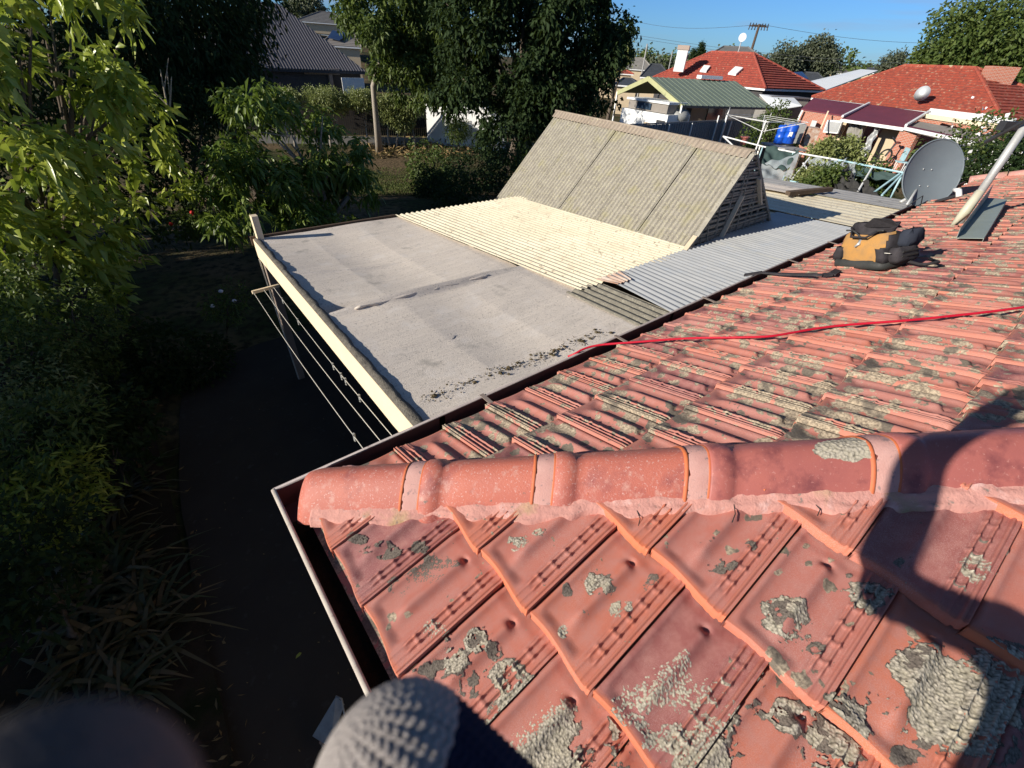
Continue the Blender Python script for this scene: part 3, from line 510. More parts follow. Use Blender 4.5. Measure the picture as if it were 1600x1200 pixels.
# clothes lines
cl = thing('clothesline', 'wire clothesline with a pale crossbar strung from the patio post to the house', 'clothesline', (.80, 3.7, 0))
a = P(394, 457, 1.50); b = P(436, 446, 1.50); MB().bar(a, b, .022, .03).out('crossbar', 'cream_paint', cl)
ends = [(568, 700), (600, 694), (622, 690)]; LN = []
for i, e_ in enumerate(ends):
    s_ = lerp(a, b, (.04, .42, .78)[i]); t_ = P(*e_, 1.78); t2 = t_+(t_-s_)*.08; LN.append((s_, t_))
    MB().tube([lerp(s_, t2, q)-(0, 0, .05*math.sin(math.pi*q)) for q in np.linspace(0, 1, 14)], .0024, 6).out('wire', 'rope', cl)
MB().bar(P(405, 405, 1.7), P(467, 592, .05)+(.0, 0, 0), .012, .012).out('stay_rope', 'rope', cl)
for i, q in ((2, .30), (2, .62), (2, .68), (2, .80), (0, .95), (2, .12), (2, .71)):
    c_ = lerp(*LN[i], q)-(0, 0, .05*math.sin(math.pi*q)+.015); MB().box(c_, (.008, .012, .06), .4).box(c_+(0, 0, .02), (.014, .008, .012)).out('peg', 'plastic_pale', cl)
# ================================================================== A-FRAME ROOF
af = thing('pitched_sheet_roof', 'steep mossy corrugated cement sheet roof rising above the cream corrugated patio', 'pitched roof', (4.5, 2.7, 1.7))
Lb, Rb, Lt, Rt = np.array([4.42, 4.52, 1.62]), np.array([4.50, 1.12, 1.86]), np.array([5.5, 4.36, 2.83]), np.array([5.5, 1.20, 2.775])
nn = np.cross(Rb-Lb, Lt-Lb); nn /= np.linalg.norm(nn); nn = nn if nn[0] < 0 else -nn
for i in range(5):
    q0, q1 = i/5+.002, (i+1)/5-.003+.02*(i == 4); o_ = nn*(.012*(i % 2)+.002*i); jt = random.uniform(-.02, .02)
    corr('roof_sheet', 'asbestos', (lerp(Lb, Rb, q0)+o_+(jt*.3, 0, -abs(jt)), lerp(Lb, Rb, q1)+o_+(jt*.3, 0, -abs(jt)), lerp(Lt, Rt, q1)+o_, lerp(Lt, Rt, q0)+o_), af, .062, .009)
Lb2, Rb2 = np.array([6.62, 4.5, 1.60]), np.array([6.50, 1.12, 1.84])
for i in range(5):
    q0, q1 = i/5, (i+1)/5-.003; corr('roof_sheet', 'asbestos', (lerp(Lb2, Rb2, q0), lerp(Lb2, Rb2, q1), lerp(Lt, Rt, q1), lerp(Lt, Rt, q0)), af, .062, .009)
for s_, eb, bb in ((1, Lb, Rb), (-1, Lb2, Rb2)):
    dL = (eb-Lt)/np.linalg.norm(eb-Lt)*.10; o_ = np.array([-.02*s_, 0, .022])
    corr('ridge_flashing', 'asbestos_ridge', (Lt+o_, Rt+o_, Rt+dL+o_, Lt+dL+o_), af, .062, .008)
MB().tube([Lt+(0, .03, .022), Rt+(0, -.03, .022)], .016, 10).out('ridge_roll', 'asbestos_ridge', af, True)
gp = lambda x, z, o=0: np.array([x, 1.14+.08*(z-1.85)/.93+o, z])
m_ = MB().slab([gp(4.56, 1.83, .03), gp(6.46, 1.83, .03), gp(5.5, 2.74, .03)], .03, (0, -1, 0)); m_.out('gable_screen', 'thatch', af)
rg = np.random.default_rng(8)
for i in range(27):
    z = 1.86+i*.033; hw = (2.76-z)/.93*1.0; x0 = 5.5-hw*rg.uniform(.93, 1.06)-.03; x1 = 5.5+hw*rg.uniform(.9, 1.06)+.05
    MB().bar(gp(x0, z+rg.normal(0, .008), -.025-.01*(i % 2)), gp(x1, z+rg.normal(0, .012), -.03-.012*(i % 3)), .036, .021).out('slat', 'lath', af)
for i in range(11):          # upright splintered battens of the screen
    x = 4.75+i*.16; top = 2.72-abs(x-5.5)*.93; MB().bar(gp(x, 1.84, -.055), gp(x+rg.normal(0, .05), top*.98, -.05), .014, .02, (0, 1, 0)).out('batten', 'lath', af)
MB().bar(gp(4.50, 1.86, -.05), gp(5.47, 2.76, -.05), .03, .05, (0, 1, 0)).out('barge_board', 'lath', af); MB().bar(gp(6.5, 1.86, -.05), gp(5.53, 2.76, -.05), .03, .05, (0, 1, 0)).out('barge_board', 'lath', af)
MB().bar(gp(5.15, 1.9, -.08), gp(5.42, 2.35, -.08), .02, .05, (0, 1, 0)).out('brace', 'cream_paint', af); MB().bar(gp(5.95, 2.2, -.08), gp(5.72, 2.5, -.08), .02, .05, (0, 1, 0)).out('brace', 'cream_paint', af)
MB().bar((4.36, 1.05, 1.90), (4.62, 1.10, 2.02), .05, .02).out('broken_corner', 'cream_paint', af)
# ================================================================== THINGS ON THE TILES
def onA(px, py, h=.05): q = RA(px, py); return q+np.array([0, 0, h])
cp = [P(884, 558, 2.15), P(898, 554, 2.20)]+[onA(x, y, .052) for x, y in ((915, 552.5), (960, 549), (1010, 546), (1060, 541.5), (1110, 541), (1180, 541), (1210, 538.5), (1260, 528), (1320, 521), (1400, 517), (1480, 508.5), (1540, 502.5), (1600, 494), (1700, 478), (1850, 455))]
CP = []
for i in range(len(cp)-1):
    for q in np.linspace(0, 1, 6)[:-1]: CP.append(lerp(cp[i], cp[i+1], q))
CP = [sum(CP[max(0, i-3):i+4])/len(CP[max(0, i-3):i+4]) for i in range(len(CP))]
setp(MB().tube(CP, .0062, 8).out('power_cord', 'cord_red', None, True), 'red cord running across the roof tiles and over the gutter', 'cord')
st = [onA(1160, 437, .04)]+[onA(x, y, .055) for x, y in ((1185, 436), (1215, 439), (1250, 440), (1280, 441), (1294, 440), (1303, 434))]
m_ = MB()
for i in range(len(st)-1): m_.bar(st[i], lerp(st[i], st[i+1], 1.04), .045, .012)
setp(m_.out('webbing_strap', 'bag_black'), 'flat black strap lying on the tiles from the gutter edge', 'strap')
# ---- tool bag
bc = RA(1357, 428); bc = np.array([3.99, -.60, 0]); bc[2] = E0+PT*(.62-XB)+.045
wx = np.array([-.40, -.915, 0]); wx /= np.linalg.norm(wx); slope_n = np.array([0, .33, .944]); wy = np.cross(slope_n, wx); wx = np.cross(wy, slope_n); 
BL = lambda x, y, z: bc+wx*x*.96+wy*y+slope_n*z*(.74 if z > .04 else 1)       # local: x right, y away from viewer?, z up
if np.dot(wy, bc-CAM) < 0: pass
bag = thing('tool_bag', 'open tan and black canvas tool bag sitting on the roof tiles', 'tool bag', bc)
def ring(w, d, z, n=40, p=4, sag=0, ox=0, oy=0):
    o = []
    for k in range(n):
        a_ = 2*math.pi*k/n; c_, s_ = math.cos(a_), math.sin(a_); x = math.copysign(abs(c_)**(2/p), c_)*w/2; y = math.copysign(abs(s_)**(2/p), s_)*d/2
        o.append((x+ox, y+oy, z+sag*(x/(w/2))**2))
    return o
def loft(name, mat, rings, parent, noise_=.004, faces=None, cap=True, off=0):
    n = len(rings[0]); V = []
    for i, r_ in enumerate(rings):
        for j, (x, y, z) in enumerate(r_):
            k = noise_*(math.sin(j*1.9+i*2.3)+math.sin(j*.7-i*1.7)+random.uniform(-.5, .5)); l_ = math.hypot(x, y)+1e-6; V.append(BL(x+x/l_*(k+off), y+y/l_*(k+off), z+k*.5))
    F = [(i*n+j, i*n+(j+1) % n, (i+1)*n+(j+1) % n, (i+1)*n+j) for i in range(len(rings)-1) for j in range(n) if faces is None or faces(i, j, rings[i][j])]
    if cap: F.append(tuple(range(n))[::-1])
    return nmesh(name, V, F, mat, parent, True)
sv = 1 if np.dot(wy, CAM-bc) < 0 else -1           # sign of y pointing away from the camera
body = [ring(.40, .25, z, 40, 3.2, 0) for z in (.03, .07, .12)]+[ring(.395, .24, .17), ring(.37, .21, .22, sag=.01), ring(.34, .17, .255, sag=.02), ring(.31, .14, .275, sag=.02)]
loft('body', 'bag_black', body, bag, .003)
loft('base_tray', 'bag_base', [ring(.43, .28, -.02, 40, 5), ring(.435, .285, .0, 40, 5), ring(.43, .28, .035, 40, 5), ring(.405, .255, .04, 40, 5)], bag, .0005)
loft('front_panel', 'bag_tan', body, bag, .003, lambda i, j, q: q[1]*sv < -.03 and abs(q[0]) < (.125 if i < 3 else .17) , False, .006)
loft('back_panel', 'bag_tan', body, bag, .003, lambda i, j, q: q[1]*sv > .03 and abs(q[0]) < .15, False, .006)
# gaping mouth: black collar with a deep V at the front, inside lining
mouth = [ring(.31, .14, .272, 40, 2.6, .02), ring(.34, .165, .315, 40, 2.4, .015), ring(.345, .18, .325, 40, 2.4, .012), ring(.31, .14, .31, 40, 2.4, .012), ring(.27, .10, .20, 40, 2.4), ring(.2, .06, .12, 40)]
mouth = [[(x, y, z-(.075*math.exp(-(x/.06)**2) if y*sv < 0 and i_ < 4 else 0)+(.035 if y*sv > 0 and i_ < 4 else 0)) for (x, y, z) in r_] for i_, r_ in enumerate(mouth)]
mo = loft('collar', 'bag_black', mouth, bag, .003, None, False)
MB().tube([BL(x, -sv*(.088), .315-.075*math.exp(-(x/.06)**2)+.004) for x in np.linspace(-.15, .15, 18)], .006, 6).out('zip', 'bag_base', mo, True)
MB().tube([BL(-.01, -sv*.1, .235), BL(.0, -sv*.125, .20), BL(-.02, -sv*.135, .175)], [.012, .012, .008], 8).out('buckle', 'galv', bag, True)
for sx in (-1, 1): loft('corner_guard', 'bag_black', [ring(.075, .10, z, 20, 3.5, ox=sx*q, oy=-sv*.082) for z, q in ((.03, .178), (.09, .174), (.14, .166), (.165, .158))], bag, .003)
loft('side_pouch', 'bag_black', [ring(a_, b_, z, 24, 4, ox=.232, oy=sv*.01) for a_, b_, z in ((.075, .17, .02), (.10, .20, .06), (.10, .19, .13), (.085, .17, .16), (.02, .1, .165))], bag, .006)
loft('side_pouch', 'coat', [ring(a_, b_, z, 24, 3, ox=.20+z*.12, oy=sv*.06) for a_, b_, z in ((.07, .12, .15), (.10, .15, .20), (.11, .15, .27), (.07, .12, .305), (.02, .05, .31))], bag, .007)
for zz in (.09, .13): MB().bar(BL(.286, -sv*.06, zz), BL(.284, sv*.08, zz), .004, .012).out('loop', 'bag_base', bag)
MB().slab([BL(-.15, sv*.06, .32), BL(.16, sv*.06, .32), BL(.10, sv*.02, .40), BL(-.04, sv*.03, .41)], .012, (.8, -.3, .3)).out('flap', 'bag_black', mo)
MB().slab([BL(-.10, -sv*.02, .255), BL(.10, -sv*.02, .25), BL(.09, sv*.05, .25), BL(-.08, sv*.05, .255)], .02).out('lining', 'mesh_black', mo)
MB().tube([BL(.25, sv*.03, .02), BL(.33, sv*.05, .0), BL(.40, sv*.02, .01), BL(.44, sv*.06, .02), BL(.36, sv*.09, .03)], .011, 6).out('shoulder_strap', 'bag_black', bag, True)
MB().bar(BL(.18, -sv*.115, .13), BL(.24, -sv*.11, .125), .012, .004).out('loop', 'rope', bag); MB().bar(BL(-.24, -sv*.115, .15), BL(-.18, -sv*.12, .155), .012, .004).out('loop', 'rope', bag)
MB().tube([BL(-.1, -sv*.09, .31), BL(-.06, -sv*.14, .27), BL(.06, -sv*.14, .265), BL(.1, -sv*.09, .31)], .008, 6).out('handle', 'bag_black', bag, True)
MB().tube([BL(-.20, 0, .14), BL(-.27, -sv*.03, .06), BL(-.34, -sv*.02, .02), BL(-.30, sv*.04, .015)], .007, 6).out('carry_strap', 'strap_red', bag, True)
# ---- satellite dish
dc = np.array([8.2, .01, 2.555]); dn = np.array([-.60, -.66, .30]); dn /= np.linalg.norm(dn); dx = np.cross([0, 0, 1], dn); dx /= np.linalg.norm(dx); dy = np.cross(dn, dx)
dish = thing('satellite_dish', 'large grey satellite dish mounted at the far edge of the tiled roof', 'satellite dish', (7.95, .05, 2.2))
RN = 14; AN = 48; rx, ry = .365, .40; V = []
for i in range(RN+1):
    r_ = i/RN
    for k in range(AN): a_ = 2*math.pi*k/AN; V.append(dc+dx*rx*r_*math.cos(a_)+dy*ry*r_*math.sin(a_)+dn*(.075*(r_*r_-1)))
nV = len(V); V += [v-dn*.006 for v in V[:nV]]
F = [(i*AN+k, i*AN+(k+1) % AN, (i+1)*AN+(k+1) % AN, (i+1)*AN+k) for i in range(RN) for k in range(AN)]; F += [tuple(q+nV for q in f[::-1]) for f in F[:]]
rf = nmesh('reflector', V, F, 'dish_grey', dish, True)
MB().tube([dc+dx*rx*1.01*math.cos(2*math.pi*k/48)+dy*ry*1.01*math.sin(2*math.pi*k/48) for k in range(49)], .009, 8).out('rim', 'dish_grey', rf, True)
for s1, s2 in ((-.25, .15), (.05, .15), (-.2, -.35), (.1, -.35)): MB().ell(dc+dx*rx*s1+dy*ry*s2-dn*(.066*(1-s1*s1-s2*s2)), (.008, .008, .008), 8, 5).out('bolt', 'galv', rf, True)
db = dc-dy*ry-dn*.02; lnb = dc+dn*.50-dy*.30
MB().bar(db-dn*.05, lnb, .035, .03).out('arm', 'dark_metal', dish); MB().tube([lnb-dy*.02, lnb+dy*.05-dn*.03, lnb+dy*.07-dn*.10], [.03, .03, .024], 12).out('feed_horn', 'white_paint', dish, True)
MB().tube([dc-dn*.16+dy*.05, dc-dn*.24-dy*.25, (8.12, .16, 2.18)], .020, 10).out('mount_pole', 'galv', dish, True)
MB().tube([dc-dn*.15-dy*.1, (7.78, .02, 2.22)], .014, 8).out('stay', 'galv', dish, True); MB().tube([dc-dn*.15-dy*.1, (8.6, -.02, 2.24)], .012, 8).out('stay', 'galv', dish, True)
MB().box(dc-dn*.16, (.08, .08, .12), .8).out('bracket', 'dark_metal', dish)
MB().tube([db, (8.0, -.05, 2.32), (7.9, -.0, 2.23), (7.6, -.02, 2.22)], .006, 6).out('cable', 'dark_metal', dish)
# ---- antenna mast and its metal flashing
mast = thing('antenna_mast', 'weathered grey steel mast rising from the tiles beside the metal flashing', 'mast', (6.0, -.74, 2.44))
MB().tube([(6.0, -.74, 2.44), (6.02, -.75, 3.34)], .031, 14).out('pole', 'mast_metal', mast, True); MB().tube([(6.02, -.75, 3.30), (6.02, -.75, 3.42)], .042, 14).out('collar', 'rusty', mast, True)
MB().tube([(5.93, -.70, 2.40), (5.96, -.73, 2.56), (6.0, -.74, 2.74)], [.008, .040, .033], 12).out('sealant', 'sealant', mast, True)
MB().tube([D(1540, 222, 6.2), D(1600, 190, 6.0)], .016, 8).out('boom', 'dark_metal', mast); MB().box(D(1578, 197, 6.15), (.07, .16, .07), .9).out('junction_box', 'dark_metal', mast)
vent = thing('metal_flashing', 'folded grey green metal flashing on the tiles at the foot of the mast', 'flashing', RA(1510, 378))
c4 = [RA(1490, 382), RA(1533, 383), RA(1566, 330), RA(1536, 326)]; up = np.array([0, .2, 1.0])
MB().slab([c4[0]+up*.05, c4[1]+up*.05, c4[2]+up*.11, c4[3]+up*.11], .004).out('tray', 'vent_metal', vent)
MB().slab([c4[0]+up*.05, c4[3]+up*.11, c4[3]+up*.24, c4[0]+up*.12], .004, (.3, .9, 0)).out('upstand', 'vent_metal', vent)
MB().slab([c4[0]+up*.0+(-.05, 0, 0), c4[1]+(-.05, 0, 0), c4[1]+up*.02, c4[0]+up*.02], .003).out('lower_lip', 'vent_metal', vent)
MB().slab([c4[1]+up*.0, c4[1]+up*.05, c4[2]+up*.11, c4[2]+up*.02], .003, (-.3, -.9, 0)).out('side_plate', 'vent_metal', vent)
# ================================================================== PHOTOGRAPHER ON A LADDER (behind the camera, one gloved fingertip in view)
per = thing('person', 'knitted grey and navy glove fingertip of the photographer at the bottom edge', 'person', (-.5, -1.62, 0))
W3 = lambda o, t: tuple(CAM+np.array(o)+SD*t)
J = {'pel': (-.52, -1.62, 2.45), 'sp1': (-.50, -1.61, 2.70), 'ch': (-.46, -1.59, 2.98), 'nk': (-.45, -1.60, 3.18), 'hd': (-.42, -1.60, 3.30), 'ht': (-.42, -1.60, 3.46),
     'ls': W3((-.19, -.10, -.42), -.20), 'le': W3((-.175, .115, -.49), -.20), 'lw': W3((-.04, .235, -.25), -.36), 'lh': W3((.025, .235, -.10), -.42),
     'rs': (-.44, -1.80, 3.08), 're': (-.28, -1.88, 2.86), 'rw': (-.14, -1.62, 3.10), 'rh': (-.10, -1.46, 3.30), 'll': (-.52, -1.52, 2.35), 'lk': (-.36, -1.52, 1.95), 'la': (-.55, -1.52, 1.52), 'lt': (-.40, -1.52, 1.47),
     'rl': (-.52, -1.72, 2.35), 'rk': (-.38, -1.73, 1.85), 'ra': (-.62, -1.72, 1.22), 'rt': (-.47, -1.72, 1.18)}
RAD = dict(pel=.15, sp1=.13, ch=.15, nk=.055, hd=.085, ht=.075, ls=.065, le=.058, lw=.046, lh=.042, rs=.065, re=.045, rw=.03, rh=.03, ll=.10, lk=.065, la=.042, lt=.04, rl=.10, rk=.065, ra=.042, rt=.04)
ED = [('pel', 'sp1'), ('sp1', 'ch'), ('ch', 'nk'), ('nk', 'hd'), ('hd', 'ht'), ('ch', 'ls'), ('ls', 'le'), ('le', 'lw'), ('lw', 'lh'), ('ch', 'rs'), ('rs', 're'), ('re', 'rw'), ('rw', 'rh'), ('pel', 'll'), ('ll', 'lk'), ('lk', 'la'), ('la', 'lt'), ('pel', 'rl'), ('rl', 'rk'), ('rk', 'ra'), ('ra', 'rt')]
ks = list(J); vs = [np.array(J[k])-ORG[per.name] for k in ks]; es = [(ks.index(a_), ks.index(b_)) for a_, b_ in ED]; rad = [RAD[k] for k in ks]
lh = np.array(J['lh']); fdir = (CAM-lh)/np.linalg.norm(CAM-lh)
for hand, base_ in (('lh', 'lw'), ('rh', 'rw')):          # five fingers on each hand
    h0 = np.array(J[hand]); f0 = h0-np.array(J[base_]); f0 /= np.linalg.norm(f0); sd = np.cross(f0, SD); sd /= np.linalg.norm(sd)
    for k in range(5):
        q = (k-1.5)*.021 if k < 4 else -.045; p0 = h0+sd*q+f0*(.03 if k < 4 else -.01); l_ = (.06, .07, .065, .05, .045)[k]; p1 = p0+f0*l_*.6+sd*(0 if k < 4 else -.02); p2 = p1+f0*l_*.45-SD*.02*(-1)
        i0 = len(vs); vs += [p0-ORG[per.name], p1-ORG[per.name], p2-ORG[per.name]]; rad += [.011, .010, .009]; es += [(ks.index(hand), i0), (i0, i0+1), (i0+1, i0+2)]
me = bpy.data.meshes.new('body'); me.from_pydata([tuple(v) for v in vs], es, []); me.materials.append(MATS['coat']); bo = bpy.data.objects.new('body', me); COL.objects.link(bo); bo.parent = per
sk = bo.modifiers.new('skin', 'SKIN'); me.skin_vertices[0].data[0].use_root = True
for i, r_ in enumerate(rad): me.skin_vertices[0].data[i].radius = (r_, r_)
ss = bo.modifiers.new('sub', 'SUBSURF'); ss.levels = 2; ss.render_levels = 2
MB().ell(np.array(J['hd'])+(.0, 0, .08), (.105, .095, .11), 16, 12).out('hat', 'knit_navy', per, True)
def campt(px, py, dep): return CAM+CW @ np.array([(px-800)/FPX*dep, -(py-600)/FPX*dep, -dep])
def knit(name, c0, axis, R_, L_, split, parent, stitches=26, label=None, mats=('knit_light', 'knit_navy')):
    ax = np.array(axis, float); ax /= np.linalg.norm(ax); A1 = np.cross(ax, CW[:, 2]); A1 /= np.linalg.norm(A1); A2 = np.cross(ax, A1); NU, NV = 260, 312; V = []
    s = np.linspace(-R_*1.5, L_, NU); a_ = np.linspace(0, 2*math.pi, NV, endpoint=False); Sg, Ag = np.meshgrid(s, a_, indexing='ij')
    th_ = np.clip(-Sg/(R_*1.5), 0, 1); rr = R_*np.where(Sg < 0, np.cos(th_*math.pi/2), 1.); axp = np.where(Sg < 0, -R_*np.sin(th_*math.pi/2), Sg)
    rowp = R_*.115; colw = Ag*stitches/(2*math.pi); cx = (colw % 1)-.5; ph = (s[:, None]/rowp+np.abs(cx)*1.1) % 1.0
    hgt = .12*R_*(np.sin(ph*math.pi)**.7*(.5+.5*np.cos(cx*2*math.pi)**2)*.9+.5*(1-np.abs(cx*2))**.5*0); hgt = hgt*np.abs(np.sin(np.abs(cx)*2*math.pi*1.0+.25))**.6
    r3 = rr+hgt*np.clip(rr/R_*1.2, .1, 1); p = c0+ax*axp[..., None]+A1*(r3*np.cos(Ag))[..., None]+A2*(r3*np.sin(Ag))[..., None]
    a = np.arange(NU-1)[:, None]*NV; j = np.arange(NV)[None]; F = np.stack([a+j, a+(j+1) % NV, a+NV+(j+1) % NV, a+NV+j], -1).reshape(-1, 4)
    mi = (axp.reshape(-1)[F[:, 0]] > split).astype(int); return nmesh(name, p.reshape(-1, 3), F, list(mats), parent, True, None, None, mi, label)
ax = CW @ np.array([.66, -.66, -.05])
knit('glove_finger', campt(625, 1220, .066), ax, .0125, .05, -.0005, per, 30)
knit('glove_finger', campt(30, 1400, .014), CW @ np.array([-.5, -.3, .8]), .0050, .05, -9, per, 20, None, ['knit_light', 'finger_shaded'])
lad = thing('ladder', 'aluminium ladder leaning on the gutter behind the camera', 'ladder', (-.9, -1.65, 0))
for y in (-1.85, -1.42): MB().bar((-1.15, y, 0), (-.03, y, 2.55), .03, .07).out('rail', 'galv', lad)
for i in range(9): q = .06+i*.105; p_ = lerp((-1.15, 0, 0), (-.03, 0, 2.55), q); MB().tube([(p_[0], -1.85, p_[2]), (p_[0], -1.42, p_[2])], .016, 8).out('rung', 'galv', lad)
# ================================================================== GROUND
gx = np.concatenate([-np.geomspace(900, 30, 14), np.linspace(-24, 60, 85), np.geomspace(66, 1500, 16)]); gy = np.concatenate([-np.geomspace(900, 30, 14), np.linspace(-24, 60, 85), np.geomspace(66, 1500, 16)])
Xg, Yg = np.meshgrid(gx, gy, indexing='ij'); Zg = gz(Xg, Yg)+.12*(fbm(Xg, Yg, 2.5)-.5)*sm(4, 9, np.hypot(Xg-.5, Yg-1))-.02
m, n, b = nodes('ground_mix', .95, .05); tc = nd(n, 'ShaderNodeTexCoord').outputs['Object']
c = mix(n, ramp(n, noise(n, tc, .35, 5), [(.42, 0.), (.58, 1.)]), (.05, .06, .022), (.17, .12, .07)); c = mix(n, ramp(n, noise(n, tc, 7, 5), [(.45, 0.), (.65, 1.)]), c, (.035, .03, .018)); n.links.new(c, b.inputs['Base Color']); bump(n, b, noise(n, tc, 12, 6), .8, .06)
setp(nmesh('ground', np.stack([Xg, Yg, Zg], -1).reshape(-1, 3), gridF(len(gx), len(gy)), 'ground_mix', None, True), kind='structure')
ccv = [(-.9, -9), (-.97, 0), (-.93, .5), (-.86, .9), (-.74, 1.5), (-.69, 2.0), (-.68, 2.4), (-.63, 2.9), (-.55, 3.4), (-.50, 3.8), (-.42, 4.2), (-.28, 4.5), (-.08, 4.75), (.25, 4.92), (.6, 5.0), (2.5, 5.1), (7, 5.2), (9, 5), (9, -.3), (0, -.3), (0, -9)]
Vc = []; 
for (x, y) in ccv: Vc.append((x, y, .012))
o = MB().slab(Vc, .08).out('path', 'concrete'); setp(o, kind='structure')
u, v = np.meshgrid(np.linspace(0, 1, 40), np.linspace(0, 1, 40), indexing='ij'); X_ = -7+7*u; Y_ = -2+10*v; keepb = (X_ < -.62+.0*Y_-.25*(fbm(Y_, Y_*0+3, .9)-.5)-(.3*sm(.9, -2, Y_)))
Zb = .03+.10*fbm(X_, Y_, .6); F = gridF(40, 40); F = F[keepb.ravel()[F].all(1)]; setp(nmesh('garden_bed', np.stack([X_, Y_, Zb], -1).reshape(-1, 3), F, 'soil', None, True), kind='structure')
# ================================================================== PLANTS
def leafgeo(c, d, ln, wd, rg, droop=.35, seg=1):
    """c: (N,3) leaf base; d: (N,3) unit direction"""
    N = len(c); up = rg.normal(size=(N, 3)); side = np.cross(d, up); side /= np.linalg.norm(side, axis=1)[:, None]+1e-9; l = ln*rg.uniform(.6, 1.25, N)[:, None]; w = wd*rg.uniform(.7, 1.2, N)[:, None]
    nrm = np.cross(side, d); g = np.array([0, 0, -1.])
    m1 = c+d*l*.45+g*l*droop*.12; tip = c+d*l*.9+g*l*droop*.55
    V = np.stack([c, m1+side*w*.5+nrm*w*.18, tip, m1-side*w*.5+nrm*w*.18, m1-nrm*w*.05], 1)
    F = np.array([[0, 4, 1], [1, 4, 2], [4, 3, 2], [0, 3, 4]]); F = (np.arange(N)[:, None, None]*5+F[None]).reshape(-1, 3)
    r = np.repeat(rg.random(N), 5); return V.reshape(-1, 3), F, r
def crown(name, mat, blobs, ncl, per, ln, wd, parent, seed, droop=.4, spread=.5, shell=.55, down=.0, clr=None, subd=0):
    rg = np.random.default_rng(seed)
    if subd:
        nb = []
        for c_, r_ in blobs:
            for _ in range(subd):
                d_ = rg.normal(size=3); d_ /= np.linalg.norm(d_); nb.append((np.array(c_)+d_*np.array(r_)*.78, np.mean(r_)*rg.uniform(.16, .36)))
        blobs = nb; shell = .2
    vol = np.array([bq[1]**2 if np.isscalar(bq[1]) else bq[1][0]*bq[1][2] for bq in blobs]); pb = vol/vol.sum(); idx = rg.choice(len(blobs), ncl, p=pb)
    C_ = np.array([bq[0] for bq in blobs])[idx]; R_ = np.array([[bq[1]]*3 if np.isscalar(bq[1]) else bq[1] for bq in blobs], float)[idx]
    dd = rg.normal(size=(ncl, 3)); dd /= np.linalg.norm(dd, axis=1)[:, None]; rad_ = (shell+(1.08-shell)*rg.random(ncl)**.7)[:, None]*(1+.18*np.sin(dd[:, :1]*5+idx[:, None])*np.cos(dd[:, 1:2]*6))
    cc = C_+dd*R_*rad_; cr = clr or ln*1.1
    base = np.repeat(cc, per, 0)+rg.normal(size=(ncl*per, 3))*cr*.42; d = np.repeat(dd, per, 0)*spread+rg.normal(size=(ncl*per, 3))*(.8 if subd else .6)+np.array([0, 0, -down]); d /= np.linalg.norm(d, axis=1)[:, None]
    V, F, r = leafgeo(base, d, ln, wd, rg, droop); tint = np.repeat(rg.random(ncl), per*5); return nmesh(name, V, F, mat, parent, False, np.clip(r*.6+tint*.4, 0, 1))
def limbs(parent, base, blobs, r0, mat='bark', fork=.45, maxl=7, bend=.15, seed=1):
    rg = np.random.default_rng(seed); m_ = MB(); base = np.array(base, float); cen = np.mean([q[0] for q in blobs], 0); fk = lerp(base, cen, fork); fk[:2] += rg.normal(0, bend, 2)*.5
    m_.tube([base-(0, 0, .1), lerp(base, fk, .5)+(*rg.normal(0, bend*.3, 2), 0), fk], [r0*1.25, r0, r0*.8], 10)
    for q in blobs[:maxl]:
        e_ = np.array(q[0]); mid = lerp(fk, e_, .5)+(*rg.normal(0, bend, 2), .1); m_.tube([fk-(0, 0, r0*.5), mid, e_], [r0*.6, r0*.38, r0*.12], 7)
        for k in range(2): e2 = e_+rg.normal(0, .5, 3)*(q[1] if np.isscalar(q[1]) else q[1][0]); m_.tube([mid, lerp(mid, e2, .6)+(0, 0, .05), e2], [r0*.3, r0*.2, r0*.06], 5)
    return m_.out('trunk', mat, parent, True)
def tree(name, label, cat, base, blobs, ncl, per, ln, wd, mat, r0, seed, group=None, bark='bark', trunk=True, **k):
    t = thing(name, label, cat, base, group)
    if trunk: limbs(t, base, blobs, r0, bark, seed=seed)
    crown('crown' if trunk and r0 > .04 else 'foliage', mat, blobs, ncl, per, ln, wd, t, seed, **k); return t
BD = lambda L_: [(D(px, py, d), r) for px, py, d, r in L_]
# bright fruit tree at the left edge
FS = 1.25
bl = BD([(30, 90, 6.2, .75), (110, 60, 6.4, .6), (190, 60, 6.8, .5), (60, 190, 6.0, .75), (150, 170, 6.4, .6), (215, 190, 7, .45), (40, 310, 5.8, .7), (130, 300, 6.2, .6), (200, 310, 6.8, .5), (250, 260, 7.2, .4), (20, 420, 5.6, .6), (90, 430, 5.8, .5), (150, 440, 6.2, .4), (-60, 200, 5.8, .9), (-60, 380, 5.6, .8), (165, 400, 6.3, .35)]); bl = [(CAM+(c_-CAM)*FS, r*1.15) for c_, r in bl]
tree('fruit_tree', 'bright yellow green leafy fruit tree filling the left edge of the photo', 'tree', (-1.6, 6.6, 0), bl, 640, 9, .19, .078, 'leaf_bright', .085, 11, droop=.75, spread=.9, down=.08, clr=.14, subd=7)
bl = BD([(70, 500, 5.6, .5), (140, 520, 5.8, .35), (30, 560, 5.4, .4), (110, 570, 5.6, .3)])
tree('small_leaved_shrub', 'shrub of small glossy leaves under the bright fruit tree', 'shrub', (-1.5, 4.9, 0), bl, 520, 12, .055, .024, 'leaf_mid', .03, 12)
